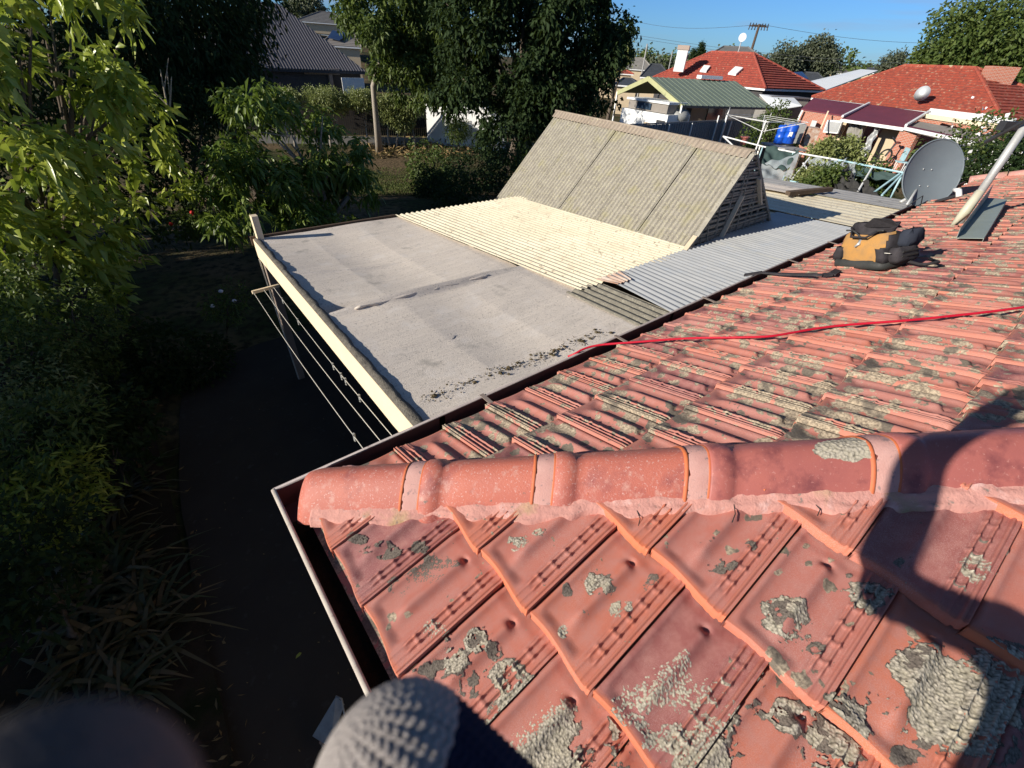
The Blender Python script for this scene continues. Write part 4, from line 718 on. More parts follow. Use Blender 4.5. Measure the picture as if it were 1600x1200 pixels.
# long-leaved tree behind the patio corner
bl = BD([(400, 190, 9.3, .55), (385, 235, 9.0, .6), (455, 225, 9.4, .7), (520, 245, 9.8, .65), (555, 290, 9.6, .5), (480, 290, 9.2, .75), (410, 300, 8.9, .6), (530, 320, 9.4, .5), (350, 270, 9.0, .5), (450, 340, 8.8, .5), (370, 335, 8.6, .5), (500, 190, 10, .35)])
tree('drooping_leaf_tree', 'tree with long drooping glossy leaves behind the far corner of the grey canvas', 'tree', (3.0, 8.2, -.02), bl, 640, 10, .20, .06, 'leaf_fresh', .09, 13, droop=1.0, spread=.8, down=.2, clr=.14, subd=8, bark='bark_pale')
# bare pale twigs
for nm_, pp, lb in (('dead_branches', [(262, 175, 8.5), (258, 150, 8.5), (268, 120, 8.5), (250, 108, 8.5)], 'bare pale dead twigs in front of the dark tree'), ('dead_branches', [(450, 208, 8.9), (425, 200, 8.9), (405, 206, 8.9), (440, 188, 8.9)], 'bare pale dead twigs above the drooping leaf tree')):
    m_ = MB(); q = [D(*a_) for a_ in pp]
    for k in range(3): m_.tube([q[0]-(0, 0, .05), q[k+1]], [.016, .006], 6); m_.tube([lerp(q[0], q[k+1], .5), q[k+1]+np.array([.15*(k-1), .1, .12])], [.008, .003], 5)
    setp(m_.out(nm_, 'bark_pale'), lb, 'branch')
# dark trees behind
bl = BD([(300, 20, 15, 1.4), (350, 10, 15.5, .9), (270, 60, 14, 1.6), (230, 10, 14, 1.8), (325, 75, 15, .8), (285, 110, 14, 1.0), (385, -35, 16, .9), (300, -60, 15, 1.8), (220, 120, 14, 1.3), (150, 60, 14, 2.0), (320, 150, 14.5, .8)])
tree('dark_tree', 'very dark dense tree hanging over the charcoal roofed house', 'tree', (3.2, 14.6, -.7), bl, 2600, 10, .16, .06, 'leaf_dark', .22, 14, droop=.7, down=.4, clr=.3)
bl = BD([(320, 190, 12, .7), (280, 230, 11.5, .8), (240, 200, 12, .9), (300, 280, 10.5, .7), (340, 220, 12, .6), (200, 280, 11, .8), (330, 320, 10.5, .5), (260, 330, 10, .6), (100, 300, 11, 1.4), (100, 180, 12, 1.5), (20, 120, 12, 1.6), (60, 40, 13, 1.8)])
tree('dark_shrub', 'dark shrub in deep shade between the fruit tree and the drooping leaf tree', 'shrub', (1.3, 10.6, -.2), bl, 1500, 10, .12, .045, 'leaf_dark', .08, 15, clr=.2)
# geraniums
t = thing('geranium', 'shaded plant with small red flowers under the dark shrub', 'plant', P(300, 352, 0)); crown('foliage', 'leaf_mid', BD([(300, 345, 9.6, .28), (325, 350, 9.4, .22), (275, 352, 9.6, .25)]), 120, 8, .07, .05, t, 16)
for q in ((300, 332, 9.4), (303, 338, 9.4), (267, 350, 9.4), (364, 363, 9.0), (385, 370, 9.0)): MB().ell(D(*q), (.035, .035, .03), 8, 6).out('flower', 'red_flower', t, True)
# small shrub with pink flowers below the patio corner
t = thing('flowering_shrub', 'small shrub with pale pink flowers beside the clothesline crossbar', 'shrub', P(352, 545, 0)); bl = BD([(350, 480, 6.4, .22), (370, 462, 6.6, .2), (335, 470, 6.6, .14)]); limbs(t, P(352, 540, 0), bl, .02, 'bark', seed=2); crown('foliage', 'leaf_mid', bl, 90, 8, .07, .022, t, 17)
for q in ((332, 478, 6.4), (345, 455, 6.5), (366, 470, 6.4)): MB().ell(D(*q), (.03, .03, .022), 8, 6).out('flower', 'white_flower', t, True)
# bed planting in the shade
for i, (px, py, d, r, mt, ln, wd_, lb) in enumerate([(40, 620, 5.2, .45, 'leaf_olive', .06, .02, 'feathery olive shrub low at the left edge'), (60, 700, 4.2, .38, 'leaf_mid', .10, .022, 'narrow leaved shrub in the shaded bed at the left edge'), (70, 785, 3.9, .30, 'leaf_bright', .095, .02, 'sunlit sprig of narrow pale leaves at the left edge'),
        (150, 690, 4.4, .4, 'leaf_dark', .09, .04, 'dark broad leaved shrub in the middle of the shaded bed'), (230, 560, 6.0, .45, 'leaf_dark', .09, .04, 'dark low shrub behind the concrete path'), (30, 900, 3.2, .35, 'leaf_dark', .08, .03, 'dark shrub in the lower left bed'), (330, 600, 5.8, .25, 'leaf_dark', .07, .03, 'dark low plant beside the curved edge of the path')]):
    c_ = D(px, py, d); c_[2] = max(c_[2], .25); t = thing('bed_shrub', lb, 'shrub', (c_[0], c_[1], .05)); limbs(t, (c_[0], c_[1], .05), [(c_, r)], .02, 'bark', seed=20+i); crown('foliage', mt, [(c_, r), (c_+(.2, .1, .08), r*.7), (c_-(.25, .1, .05), r*.7)], 190, 9, ln, wd_, t, 30+i, clr=.1)
def strap(name, label, base, n_, L_, w_, seed, mat='leaf_strap', group=None):
    rg = np.random.default_rng(seed); t = thing(name, label, 'plant', base, group); V = []; F = []; R_ = []
    for i in range(n_):
        a_ = rg.random()*6.28; el = rg.uniform(.5, 1.25); l = L_*rg.uniform(.6, 1.1); d = np.array([math.cos(a_), math.sin(a_)]); sd = np.array([-d[1], d[0], 0]); k0 = len(V); rv = rg.random(); b_ = np.array(base)+(*rg.normal(0, .05, 2), 0)
        for s_ in range(6):
            q = s_/5; h = l*(math.sin(el)*q-(.55)*q*q*q*rg.uniform(.8, 1.2)); x = l*(math.cos(el)*q+.35*q*q); c_ = b_+np.array([d[0]*x, d[1]*x, max(h, .0)]); w2 = w_*(1-q**2.2)*.5+.001
            V += [c_+sd*w2, c_-sd*w2+(0, 0, .0)]; R_ += [rv, rv]
        F += [(k0+2*s_, k0+2*s_+2, k0+2*s_+3, k0+2*s_+1) for s_ in range(5)]
    nmesh('leaves', V, F, mat, t, False, R_); return t
SL = ['strap leaved clump in the middle of the row along the concrete edge', 'strap leaved clump touching the concrete edge, below the middle one', 'strap leaved clump set back from the edge behind the brown tipped ones', 'lowest strap leaved clump at the concrete edge above the blurred dark finger', 'strap leaved clump farthest into the bed on the left', 'topmost strap leaved clump near the curve of the path', 'low strap leaved clump nearest the blurred dark finger', 'small strap leaved clump right on the concrete edge', 'strap leaved clump between the topmost and the middle one']
for i, (px, py, sz) in enumerate([(215, 900, .55), (250, 980, .55), (200, 1010, .5), (235, 1080, .5), (170, 950, .5), (225, 770, .45), (160, 1080, .45), (270, 930, .35), (190, 850, .45)]):
    c_ = P(px-25, py+10, .0); strap('strappy_plant', SL[i], (c_[0], c_[1], .03), 46, sz, .035, 60+i, group='strap leaved plants along the concrete edge')
lf = P(462, 1029, .016); setp(MB().slab([lf, lf+(.012, .016, .004), lf+(.034, .022, .006), lf+(.045, .012, .002), lf+(.03, .0, .003)], .0012).out('fallen_leaf', 'leaf_bright', None, rnd=[.9]*10), 'single yellow green fallen leaf lying on the dark concrete', 'leaf')
rg = np.random.default_rng(77); cs = np.array([P(rg.uniform(285, 560), rg.uniform(600, 1190), .018) for _ in range(60)]); dd = rg.normal(size=(60, 3)); dd[:, 2] = .02; dd /= np.linalg.norm(dd, axis=1)[:, None]
V, F, R_ = leafgeo(cs, dd, .022, .008, rg, .0); V[:, 2] = np.maximum(V[:, 2], .0135); setp(nmesh('path_litter', V, F, 'leaf_dry', None, False, R_), 'tiny scattered leaf crumbs on the dark concrete', 'litter', None, 'stuff')
c0 = P(515, 1125, .05); mt_ = MB(); a = [P(525, 1088, .35), P(538, 1100, .3), P(516, 1168, .15), P(488, 1150, .12)]
bagp = thing('plastic_sheet', 'scrap of pale clear plastic with a loop of cord beside the gloved fingertip', 'plastic', P(515, 1160, 0)); MB().slab(a, .004).out('film', 'plastic_pale', bagp)
MB().tube([a[0], P(534, 1092, .36), P(538, 1115, .3), P(545, 1130, .25)], .006, 6).out('loop', 'plastic_pale', bagp, True); MB().tube([lerp(a[2], a[3], .5), lerp(a[2], a[3], .5)*np.array([1, 1, 0])], .012, 6).out('stake', 'paint_shade_brown', bagp)
# unseen shed-shaped block and tree, added on the sun side to shade the garden
shed = thing('garage', 'long cream garage on the left boundary outside the frame', 'garage', (-8, 5, 0)); MB().box((-8, 4.0, 1.5), (4, 13, 3.0)).out('wall', 'cream_wall', shed)
MB().slab([(-5.6, -3, 3.0), (-5.6, 11, 3.0), (-8, 11, 4.15), (-8, -3, 4.15)], .05).slab([(-10.4, -3, 3.0), (-8, -3, 4.15), (-8, 11, 4.15), (-10.4, 11, 3.0)], .05).out('roof', 'galv_dull', shed)
for i, (x, y, h) in enumerate([(-9, 13.5, 7)]):
    bl = [((x+dx, y+dy, h*.55+dz), r) for dx, dy, dz, r in ((0, 0, 0, 2.2), (1.4, .8, 1.2, 1.8), (-1.2, -1, 1.5, 1.8), (.5, -1.4, 2.4, 1.7), (-.6, 1.3, 2.8, 1.6), (.2, 0, 3.8, 1.4))]
    tree('added_shade_tree', ['tall tree beyond the end of the garage outside the frame', 'tallest boundary tree outside the frame on the left', 'boundary tree farthest down the garden outside the frame'][i], 'tree', (x, y, -.8), bl, 900, 8, .3, .16, 'leaf_dark', .2, 80+i, clr=.4)
# ---- middle distance left
bl = BD([(600, 30, 28, 2.0), (650, 70, 28, 2.0), (625, 105, 28, 1.5), (690, 20, 29, 2.0), (580, 12, 28, 1.0), (602, 95, 28, .8), (660, 130, 28, 1.3), (640, -20, 29, 2.2), (690, 80, 28, 1.3), (575, 45, 28, .6)])
base1 = P(593, 238, -1.4); t = thing('pale_green_tree', 'sunlit green tree on a thin pale trunk in the dry back lawn', 'tree', base1)
MB().tube([base1, D(588, 190, 28.6), D(583, 135, 28.4), D(595, 90, 28)], [.22, .16, .13, .09], 9).out('trunk', 'bark_pale', t, True); crown('crown', 'leaf_mid', bl, 2000, 11, .26, .12, t, 41, clr=.36, down=.2, droop=.7, subd=8)
bl = BD([(740, 40, 22, 2.0), (820, 10, 22, 2.2), (900, 30, 22, 1.9), (935, 90, 22, 1.2), (860, 100, 21, 1.9), (780, 110, 21, 2.0), (720, 120, 22, 1.4), (800, 180, 20.5, 1.5), (880, 165, 21, 1.4), (935, 150, 22, .9), (775, 215, 20, .9), (950, 40, 23, 1.0), (840, -50, 22, 2.4), (730, -30, 22, 1.8), (830, 225, 20, 1.0)])
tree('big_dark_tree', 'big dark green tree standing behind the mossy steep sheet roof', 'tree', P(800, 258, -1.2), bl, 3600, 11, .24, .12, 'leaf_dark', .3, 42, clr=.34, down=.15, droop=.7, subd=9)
for i, (px, py, d, r, lb) in enumerate([(672, 255, 19, .8, 'rounded dark bush on the lawn in front of the big dark tree'), (735, 268, 18, 1.0, 'dark low bush under the big dark tree'), (790, 262, 17, .9, 'dark bush against the steep sheet roof'), (675, 285, 16, .55, 'low dark bush in shade beyond the canvas roof'), (720, 300, 14, .7, 'dark ground hugging bush just beyond the cream sheets'), (715, 200, 30, .7, 'spiky green shrub against the white wall')]):
    c_ = D(px, py, d); bl = [(c_, r), (c_+(.5*r, .5*r, -.2), r*.8), (c_-(.6*r, .2, .2), r*.7)]; g_ = float(gz(c_[0], c_[1])); tree('garden_bush', lb, 'bush', (c_[0], c_[1], g_), bl, 260, 9, .13, .06, 'leaf_dark' if i > 0 and i < 5 else 'leaf_mid', .05, 90+i, clr=.2)
for i, (px, py, r) in enumerate([(362+5, 148, .62), (405, 150, .5), (440, 150, .75), (500, 150, 1.0), (520, 158, .7), (560, 152, .8), (600, 160, .8), (612, 175, .9), (640, 165, .7), (628, 188, .6)][2:]):
    c_ = D(px, py, 30.5); g_ = -1.4; lbs = ['leftmost bushy wattle in the row in front of the dark fence', 'wide twin wattle in front of the dark fence below the window', 'wattle overlapping the wide twin wattle on its right', 'round wattle left of the pale trunk', 'wattle right of the pale trunk', 'taller wattle with pale stem right of the pale trunk', 'wattle nearest the white wall', 'low wattle at the foot of the taller wattle']
    bl = [(c_-(0, 0, .12), (r, r, r*.5)), (c_+(r*.5, .1, 0), (r*.6, r*.6, r*.35))]; tree('wattle', lbs[i], 'tree', (c_[0]+.1, c_[1], g_), bl, 420, 9, .19, .045, 'leaf_olive', .055, 110+i, group='wattles in front of the dark fence', bark='bark_pale', clr=.25)
# fence, white wall
A_ = P(345, 225, -1.4); B_ = P(668, 214, -1.4); A_ = A_*0+np.array([*(CAM[:2]+(A_[:2]-CAM[:2])*1.0), -1.4])
A_ = D(345, 200, 33); A_[2] = -1.4; B_ = D(668, 212, 32); B_[2] = -1.4
fn = thing('paling_fence', 'dark timber paling fence behind the row of wattles', 'fence', A_); N_ = 95; m_ = MB()
for i in range(N_):
    p_ = lerp(A_, B_, i/N_); q_ = lerp(A_, B_, (i+.9)/N_); hh = 2.05+.03*math.sin(i*2.1); m_.bar(p_+(0, 0, hh/2+.25), q_+(0, 0, hh/2+.25), .02, hh-.5)
m_.out('palings', 'fence_wood', fn); MB().bar(A_+(0, 0, .1), B_+(0, 0, .1), .15, .62).out('plinth', 'stone_grey', fn); MB().bar(A_+(0, .05, 2.1), B_+(0, .05, 2.1), .06, .08).out('rail', 'fence_wood', fn)
ww = thing('white_wall', 'sunlit white rendered wall seen through the big dark tree', 'wall', D(700, 215, 33)); a = D(668, 214, 33); b_ = D(790, 214, 31); a[2] = b_[2] = -1.4; MB().bar(a+(0, 0, 1.2), b_+(0, 0, 1.2), .2, 2.6).out('panel', 'white_paint', ww); MB().bar(a+(0, 0, 2.53), b_+(0, 0, 2.53), .3, .06).out('coping', 'galv_dull', ww)
# dry garden litter under the trees
rg = np.random.default_rng(5); V = []; F = []; R_ = []
cs = [P(rg.uniform(560, 740), rg.uniform(214, 245), -1.35) for _ in range(900)]; cs = np.array(cs); dd = rg.normal(size=(900, 3)); dd[:, 2] = abs(dd[:, 2])*.6; dd /= np.linalg.norm(dd, axis=1)[:, None]
V, F, R_ = leafgeo(cs, dd, .5, .09, rg, .4); setp(nmesh('dry_litter', V, F, 'leaf_dry', None, False, R_), 'pale dry prunings and leaves heaped along the foot of the fence', 'litter', None, 'stuff')
cs = np.array([P(rg.uniform(560, 700), rg.uniform(245, 330), -.9) for _ in range(5200)]); cs[:, 2] = gz(cs[:, 0], cs[:, 1]); dd = rg.normal(size=(5200, 3))*.5; dd[:, 2] = 1; dd /= np.linalg.norm(dd, axis=1)[:, None]
V, F, R_ = leafgeo(cs, dd, .12, .03, rg, .3); setp(nmesh('grass', V, F, 'grass_leaf', None, False, R_), 'short patchy green grass of the back lawn', 'grass', None, 'stuff')
# bark chips in the bed
cs = np.stack([rg.uniform(-4, -.6, 2600), rg.uniform(-.5, 8, 2600), rg.uniform(.06, .13, 2600)], -1); dd = rg.normal(size=(2600, 3)); dd[:, 2] *= .2; dd /= np.linalg.norm(dd, axis=1)[:, None]
V, F, R_ = leafgeo(cs, dd, .07, .02, rg, .1); setp(nmesh('leaf_mulch', V, F, 'leaf_dry', None, False, R_*.5+.5), 'dead leaf mulch covering the shaded garden bed', 'mulch', None, 'stuff')
# ================================================================== HOUSES BEYOND
GN = -1.4
def hip(name, label, cat, A, B, R1, R2, rmat, wmat='cream_wall', n=14, depth=None, wall=True, lift=.05, corr_=False, gable=False, g=GN, group=None, over=.35):
    """A,B eave ends facing the camera, R1,R2 ridge ends above A,B sides"""
    A, B, R1, R2 = [np.array(q, float) for q in (A, B, R1, R2)]; B[2] = A[2] = (A[2]+B[2])/2; R1[2] = R2[2] = (R1[2]+R2[2])/2
    e_ = (B-A)/np.linalg.norm(B-A); nrm = np.array([-e_[1], e_[0], 0]); mid = (R1+R2)/2
    if np.dot(nrm, mid-A) < 0: nrm = -nrm
    w = abs(np.dot(nrm, mid-A)); w = depth/2 if depth else w; R1 = A+e_*np.dot(e_, R1-A)+nrm*w+(0, 0, R1[2]-A[2]); R2 = A+e_*np.dot(e_, R2-A)+nrm*w+(0, 0, R2[2]-A[2]); C_, D_ = B+nrm*2*w, A+nrm*2*w
    t = thing(name, label, cat, (A[0], A[1], g), group)
    for k, (a, b, c, d) in enumerate(((A, B, R2, R1), (B, C_, R2, R2), (C_, D_, R1, R2), (D_, A, R1, R1))):
        m_ = MB(); nn_ = np.cross(b-a, d-a); nn_ /= np.linalg.norm(nn_); nn_ = nn_ if nn_[2] > 0 else -nn_
        for i in range(n):
            p, q = a+(d-a)*i/n, b+(c-b)*i/n; r, s = b+(c-b)*(i+1)/n, a+(d-a)*(i+1)/n; m_.add([p, q, p+nn_*lift, q+nn_*lift, r+nn_*lift*.15, s+nn_*lift*.15], [(0, 1, 3, 2), (2, 3, 4, 5)])
        m_.out('roof_slope', rmat, t)
    if lift > .02:
        for a, b in ((R1, R2), (A, R1), (B, R2), (C_, R2)): MB().tube([a+(0, 0, .05), b+(0, 0, .05)], .10, 6).out('ridge_cap', rmat, t)
    if wall:
        zz = A[2]-.12; ins = [A+(e_+nrm)*over, B+(-e_+nrm)*over, C_-(e_+nrm)*over, D_+(e_-nrm)*over]
        V = []; F = []; U = []
        for k in range(4):
            a, b = ins[k], ins[(k+1) % 4]; l_ = np.linalg.norm((b-a)[:2]); i0 = len(V); V += [(a[0], a[1], g-.3), (b[0], b[1], g-.3), (b[0], b[1], zz), (a[0], a[1], zz)]; F.append((i0, i0+1, i0+2, i0+3)); U += [(0, 0), (l_, 0), (l_, zz-g), (0, zz-g)]
        nmesh('wall', V, F, wmat, t, uv=U); MB().slab([q-(0, 0, .02) for q in (A, B, C_, D_)], .14).out('eave', 'white_paint' if lift > .02 else 'dark_wall', t)
    return t, (A, B, C_, D_, R1, R2)
# charcoal corrugated house, left
t, q = hip('charcoal_house', 'house with a dark corrugated hip roof behind the paling fence', 'house', D(300, 105, 38), D(572, 109, 40), D(380, -6, 47), D(440, 12, 46), 'charcoal_sheet', 'dark_wall', 1, lift=.0)
A, B, C_, D_, R1, R2 = q; e_ = (B-A)/np.linalg.norm(B-A); nr = np.array([-e_[1], e_[0], 0]); nr = nr if np.dot(nr, R1-A) > 0 else -nr
nB = int(np.linalg.norm(B-A)/.19)
m_ = MB(); H_ = np.linalg.norm(R1-A)
for i in range(nB):                                     # standing ribs of the sheeting
    s = (i+.5)/nB*np.linalg.norm(B-A); f1 = s/max(np.dot(R1-A, e_), .01); f2 = (np.linalg.norm(B-A)-s)/max(np.dot(B-R2, e_), .01); f = min(1, f1, f2); p = A+e_*s+(0, 0, .02); m_.bar(p, p+(nr*np.dot(R1-A, nr)+(0, 0, R1[2]-A[2]))*f, .05, .035)
m_.out('roof_ribs', 'charcoal_sheet', t)
m_.v = []; MB().bar(A-nr*.05-(0, 0, .1), B-nr*.05-(0, 0, .1), .12, .14).out('gutter', 'dark_metal', t)
w0 = D(533, 121, 38.7); w1 = D(568, 123, 39.3); w1[2] = w0[2]; off = -nr*.12+nr*.0
MB().slab([w0, w1, w1-(0, 0, .95), w0-(0, 0, .95)], .06, nr).out('window_frame', 'white_paint', t); dW = (w1-w0)
for a_, b_ in ((.06, .47), (.53, .94)): MB().slab([w0+dW*a_-(0, 0, .08)-nr*.03, w0+dW*b_-(0, 0, .08)-nr*.03, w0+dW*b_-(0, 0, .87)-nr*.03, w0+dW*a_-(0, 0, .87)-nr*.03], .02, nr).out('window_pane', 'pane_blue', t)
for px in (408, 420, 515): a = D(px, 112, 39.5); MB().box((a[0], a[1], .2), (.22, .22, 3.2)).out('verandah_post', 'paint_shade_brown', t)
MB().bar(D(385, 109, 39.3), D(530, 112, 39.5), .2, .35).out('verandah_beam', 'paint_shade_brown', t)
# two houses far up the hill on the left
t, q = hip('hill_house', 'pale house with grey hip roof on the far hill, left of the trees', 'house', D(462, 33, 100), D(560, 39, 100), D(500, 19, 106), D(522, 20, 106), 'grey_roof', 'cream_wall', 8, g=5)
t, q = hip('solar_house', 'house with taupe roof and solar panels behind the charcoal roof', 'house', D(500, 66, 72), D(566, 78, 72), D(522, 50, 78), D(552, 52, 78), 'taupe_roof', 'cream_wall', 9, g=-1)
A, B, C_, D_, R1, R2 = q; MB().slab([lerp(lerp(A, B, .1), R1, .35)+(0, 0, .3), lerp(lerp(A, B, .5), R1, .2)+(0, 0, .3), lerp(lerp(A, B, .5), R2, .75)+(0, 0, .35), lerp(R1, A, .1)+(0, 0, .3)], .06).out('solar_panel', 'solar_glass', t)
# hill under them
u, v = np.meshgrid(np.linspace(-1, 1, 50), np.linspace(-1, 1, 50), indexing='ij'); hc = D(470, 60, 140); X_ = hc[0]+u*95; Y_ = hc[1]+v*70; Z_ = -2+7.0*np.exp(-(u*1.8)**2-(v*1.8)**2)
setp(nmesh('hill', np.stack([X_, Y_, Z_], -1).reshape(-1, 3), gridF(50, 50), 'ground_mix', None, True), kind='structure')
# ---- red roofed house with the mast dish
t, q = hip('red_roof_house', 'house with plain red tiled hip roof and two white skylights behind the carport', 'house', D(1020, 118, 58), D(1194, 143, 50), D(1112, 81, 60), D(1176, 85, 57), 'red_roof_clean', 'dark_wall', 15, lift=.09, g=GN)
A, B, C_, D_, R1, R2 = q
def onroof(px, py, o=.14): nn_ = np.cross(B-A, R1-A); nn_ /= np.linalg.norm(nn_); nn_ = nn_ if nn_[2] > 0 else -nn_; p = PL(px, py, nn_, A); return p+nn_*o
for c4 in ([(1094, 114), (1100, 106), (1110, 107), (1104, 115)], [(1138, 118), (1149, 108), (1161, 110), (1150, 120)]): MB().slab([onroof(*c, .25) for c in c4], .15).out('skylight', 'white_paint', t)
def stack(px, py0, py1, d, w, mat, cap, tt, lab=None):
    p0 = D(px, py0, d); p1 = np.array([p0[0], p0[1], D(px, py1, d)[2]]); MB().box((p0+p1)/2, (w, w, p1[2]-p0[2]), .5).out('chimney', mat, tt); MB().box(p1, (w*1.15, w*1.15, .35), .5).out('chimney_top', cap, tt)
stack(1060, 112, 74, 56, .95, 'white_paint', 'brick_orange', t)
ms = thing('antenna_dish', 'small round white dish on a thin pole above the plain red roof', 'satellite dish', D(1150, 100, 58)); a = D(1148, 100, 58); b_ = D(1152, 58, 58); MB().tube([a, (a[0], a[1], b_[2])], .05, 6).out('pole', 'galv', ms); c_ = np.array([a[0], a[1], b_[2]]); m_ = MB().tube([c_, c_+(CAM-c_)/np.linalg.norm(CAM-c_)*.12], [.30, .34], 20).out('reflector', 'white_sheet', ms)
# ---- carport and caravan
cpt = thing('carport', 'grey green sheet roofed carport over a white caravan', 'carport', D(1066, 193, 34)); FL, FP, FR, RP, RR = D(965, 143, 41), D(1014, 120, 37.5), D(1066, 165, 34), D(1150, 127, 42.5), D(1198, 159, 40)
RR = FR+(RP-FP); RL = FL+(RP-FP)
MB().slab([FR, RR, RP, FP], .06).out('roof_sheet', 'green_sheet', cpt); MB().slab([FL, FP, RP, RL], .06).out('roof_sheet', 'green_sheet', cpt)
m_ = MB(); 
for i in range(17): q0 = (i+.5)/17; m_.bar(lerp(FR, RR, q0)+(0, 0, .03), lerp(FP, RP, q0)+(0, 0, .02), .08, .02)
m_.out('roof_ribs', 'green_sheet', cpt)
gm = gen('lime_trim', (.42, .42, .22), (.36, .36, .19), 3, .6, .3)
MB().bar(FL-(0, 0, .1), FP-(0, 0, .1), .08, .28).out('barge_board', 'lime_trim', cpt); MB().bar(FP-(0, 0, .1), FR-(0, 0, .1), .08, .28).out('barge_board', 'lime_trim', cpt); MB().bar(FR-(0, 0, .05), RR-(0, 0, .05), .1, .12).out('gutter', 'dark_metal', cpt)
MB().bar(lerp(FP, RP, .55)+(0, 0, .15), lerp(FP, RP, .8)+(0, 0, .15), .5, .2).out('roof_ventilator', 'white_sheet', cpt)
for q0 in (0, .5, 1): a = lerp(FR, RR, q0); MB().box((a[0], a[1], (a[2]+GN)/2), (.1, .1, a[2]-GN)).out('post', 'white_paint', cpt); a = lerp(FL, RL, q0); MB().box((a[0], a[1], (a[2]+GN)/2), (.1, .1, a[2]-GN)).out('post', 'white_paint', cpt)
bk = [lerp(FR, FL, .55), lerp(RR, RL, .55)]; MB().bar((*bk[0][:2], .1), (*bk[1][:2], .1), .15, 3.0).out('rear_wall', 'cream_wall', cpt)
for q0, w_, c_ in ((.45, .9, 'window_glass'), (.86, .7, 'window_glass'), (.25, .5, 'dark_wall')): a = lerp(bk[0], bk[1], q0); d_ = (bk[1]-bk[0])/np.linalg.norm((bk[1]-bk[0])); MB().bar((*(a-d_*w_)[:2], .6), (*(a+d_*w_)[:2], .6), .3, 1.1).out('window', c_, cpt)
cv = thing('caravan', 'white pop top caravan parked under the front of the carport', 'caravan', D(1010, 190, 34)); a = D(972, 168, 36); b_ = D(1046, 172, 33.2); b_[2] = a[2]; dv = (b_-a)/np.linalg.norm(b_-a); dn_ = np.array([-dv[1], dv[0], 0]); dn_ = dn_ if np.dot(dn_, a-CAM) > 0 else -dn_; wv = 2.1; H1 = a[2]
MB().bar((*(a+dn_*wv/2)[:2], (H1+GN+.4)/2), (*(b_+dn_*wv/2)[:2], (H1+GN+.4)/2), wv, H1-GN-.4).out('body', 'white_paint', cv); m0 = a+dn_*wv/2; m1 = b_+dn_*wv/2
MB().bar(lerp(m0, m1, .1)+(0, 0, .28), lerp(m0, m1, .93)+(0, 0, .28), wv*.85, .5).out('pop_top_canvas', 'taupe_roof', cv); MB().bar(lerp(m0, m1, .06)+(0, 0, .58), lerp(m0, m1, .96)+(0, 0, .58), wv*.95, .12).out('pop_top_roof', 'white_paint', cv)
for q0, q1, zz in ((.3, .6, .5),): MB().bar(lerp(m0, m1, q0)-dn_*wv*.45+(0, 0, .28), lerp(m0, m1, q1)-dn_*wv*.45+(0, 0, .28), .03, .35).out('mesh_window', 'window_glass', cv)
MB().bar(lerp(a, b_, .80)-(0, 0, .55)-dn_*.02, lerp(a, b_, .97)-(0, 0, .55)-dn_*.02, .04, .42).out('vent_grille', 'dark_metal', cv); MB().bar(lerp(a, b_, .80)-(0, 0, .55)-dn_*.045, lerp(a, b_, .97)-(0, 0, .55)-dn_*.045, .02, .06).out('grille_bar', 'white_paint', cv)
MB().bar(lerp(a, b_, .55)-(0, 0, .85)-dn_*.015, lerp(a, b_, .68)-(0, 0, .85)-dn_*.015, .03, .55).out('hatch', 'cream_wall', cv)
car = thing('small_trailer', 'pale tarped trailer behind the caravan under the carport', 'trailer', D(1060, 180, 34)); c_ = D(1058, 181, 34.6); MB().ell(c_, (.7, .8, .5), 16, 10).out('cover', 'plastic_pale', car, True)
# carport fence
fa, fb = P(985, 195, .8), P(1180, 185.5, .8); ff = thing('sheet_metal_fence', 'grey sheet metal fence in front of the carport', 'fence', (fa[0], fa[1], GN)); m_ = MB(); Lf = np.linalg.norm(fb-fa); nf = int(Lf/.25)
MB().bar(fa-(0, 0, 1.05), fb-(0, 0, 1.05), .03, 2.0).out('panel', 'fence_grey', ff)
for i in range(nf): p_ = lerp(fa, fb, (i+.5)/nf)-(0, 0, 1.05); d_ = np.cross((fb-fa)/Lf, (0, 0, 1)); m_.box(p_+d_*.02*1, (.05, .05, 2.0), .4)
m_.out('ribs', 'fence_grey', ff); MB().bar(fa, fb, .08, .07).out('top_rail', 'fence_grey', ff)
for px in (1045, 1080, 1118, 1140): p_ = PL(px, 200, np.cross(fb-fa, (0, 0, 1)), fa); d_ = (CAM-p_)*np.array([1, 1, 0]); d_ /= np.linalg.norm(d_); hh = 1.1 if px == 1118 else .75; MB().box((p_[0]+d_[0]*.2, p_[1]+d_[1]*.2, (hh+GN)/2), (.07, .07, hh-GN)).out('post', 'white_paint', ff)
# awning house side: grey wall with white awning right of the carport
aw = thing('white_awning', 'white canvas awning on the shaded side wall of the plain red roofed house', 'awning', D(1220, 165, 47)); MB().slab([D(1187, 147, 47.5), D(1240, 152, 48.5), D(1253, 165, 46), D(1210, 172, 45)], .04).out('canvas', 'white_sheet', aw); MB().tube([D(1210, 172, 45), D(1200, 158, 47)], .04, 6).out('arm', 'white_paint', aw)
sw = thing('grey_outbuilding', 'grey shaded outbuilding wall below the white awning', 'outbuilding', D(1220, 190, 48)); a = D(1192, 160, 48); b_ = D(1252, 163, 50); MB().bar((*a[:2], .2), (*b_[:2], .2), 1.5, 3.4).out('wall', 'stone_grey', sw); MB().bar((*a[:2], 1.95), (*b_[:2], 1.95), 1.8, .1).out('roof', 'charcoal_sheet', sw)
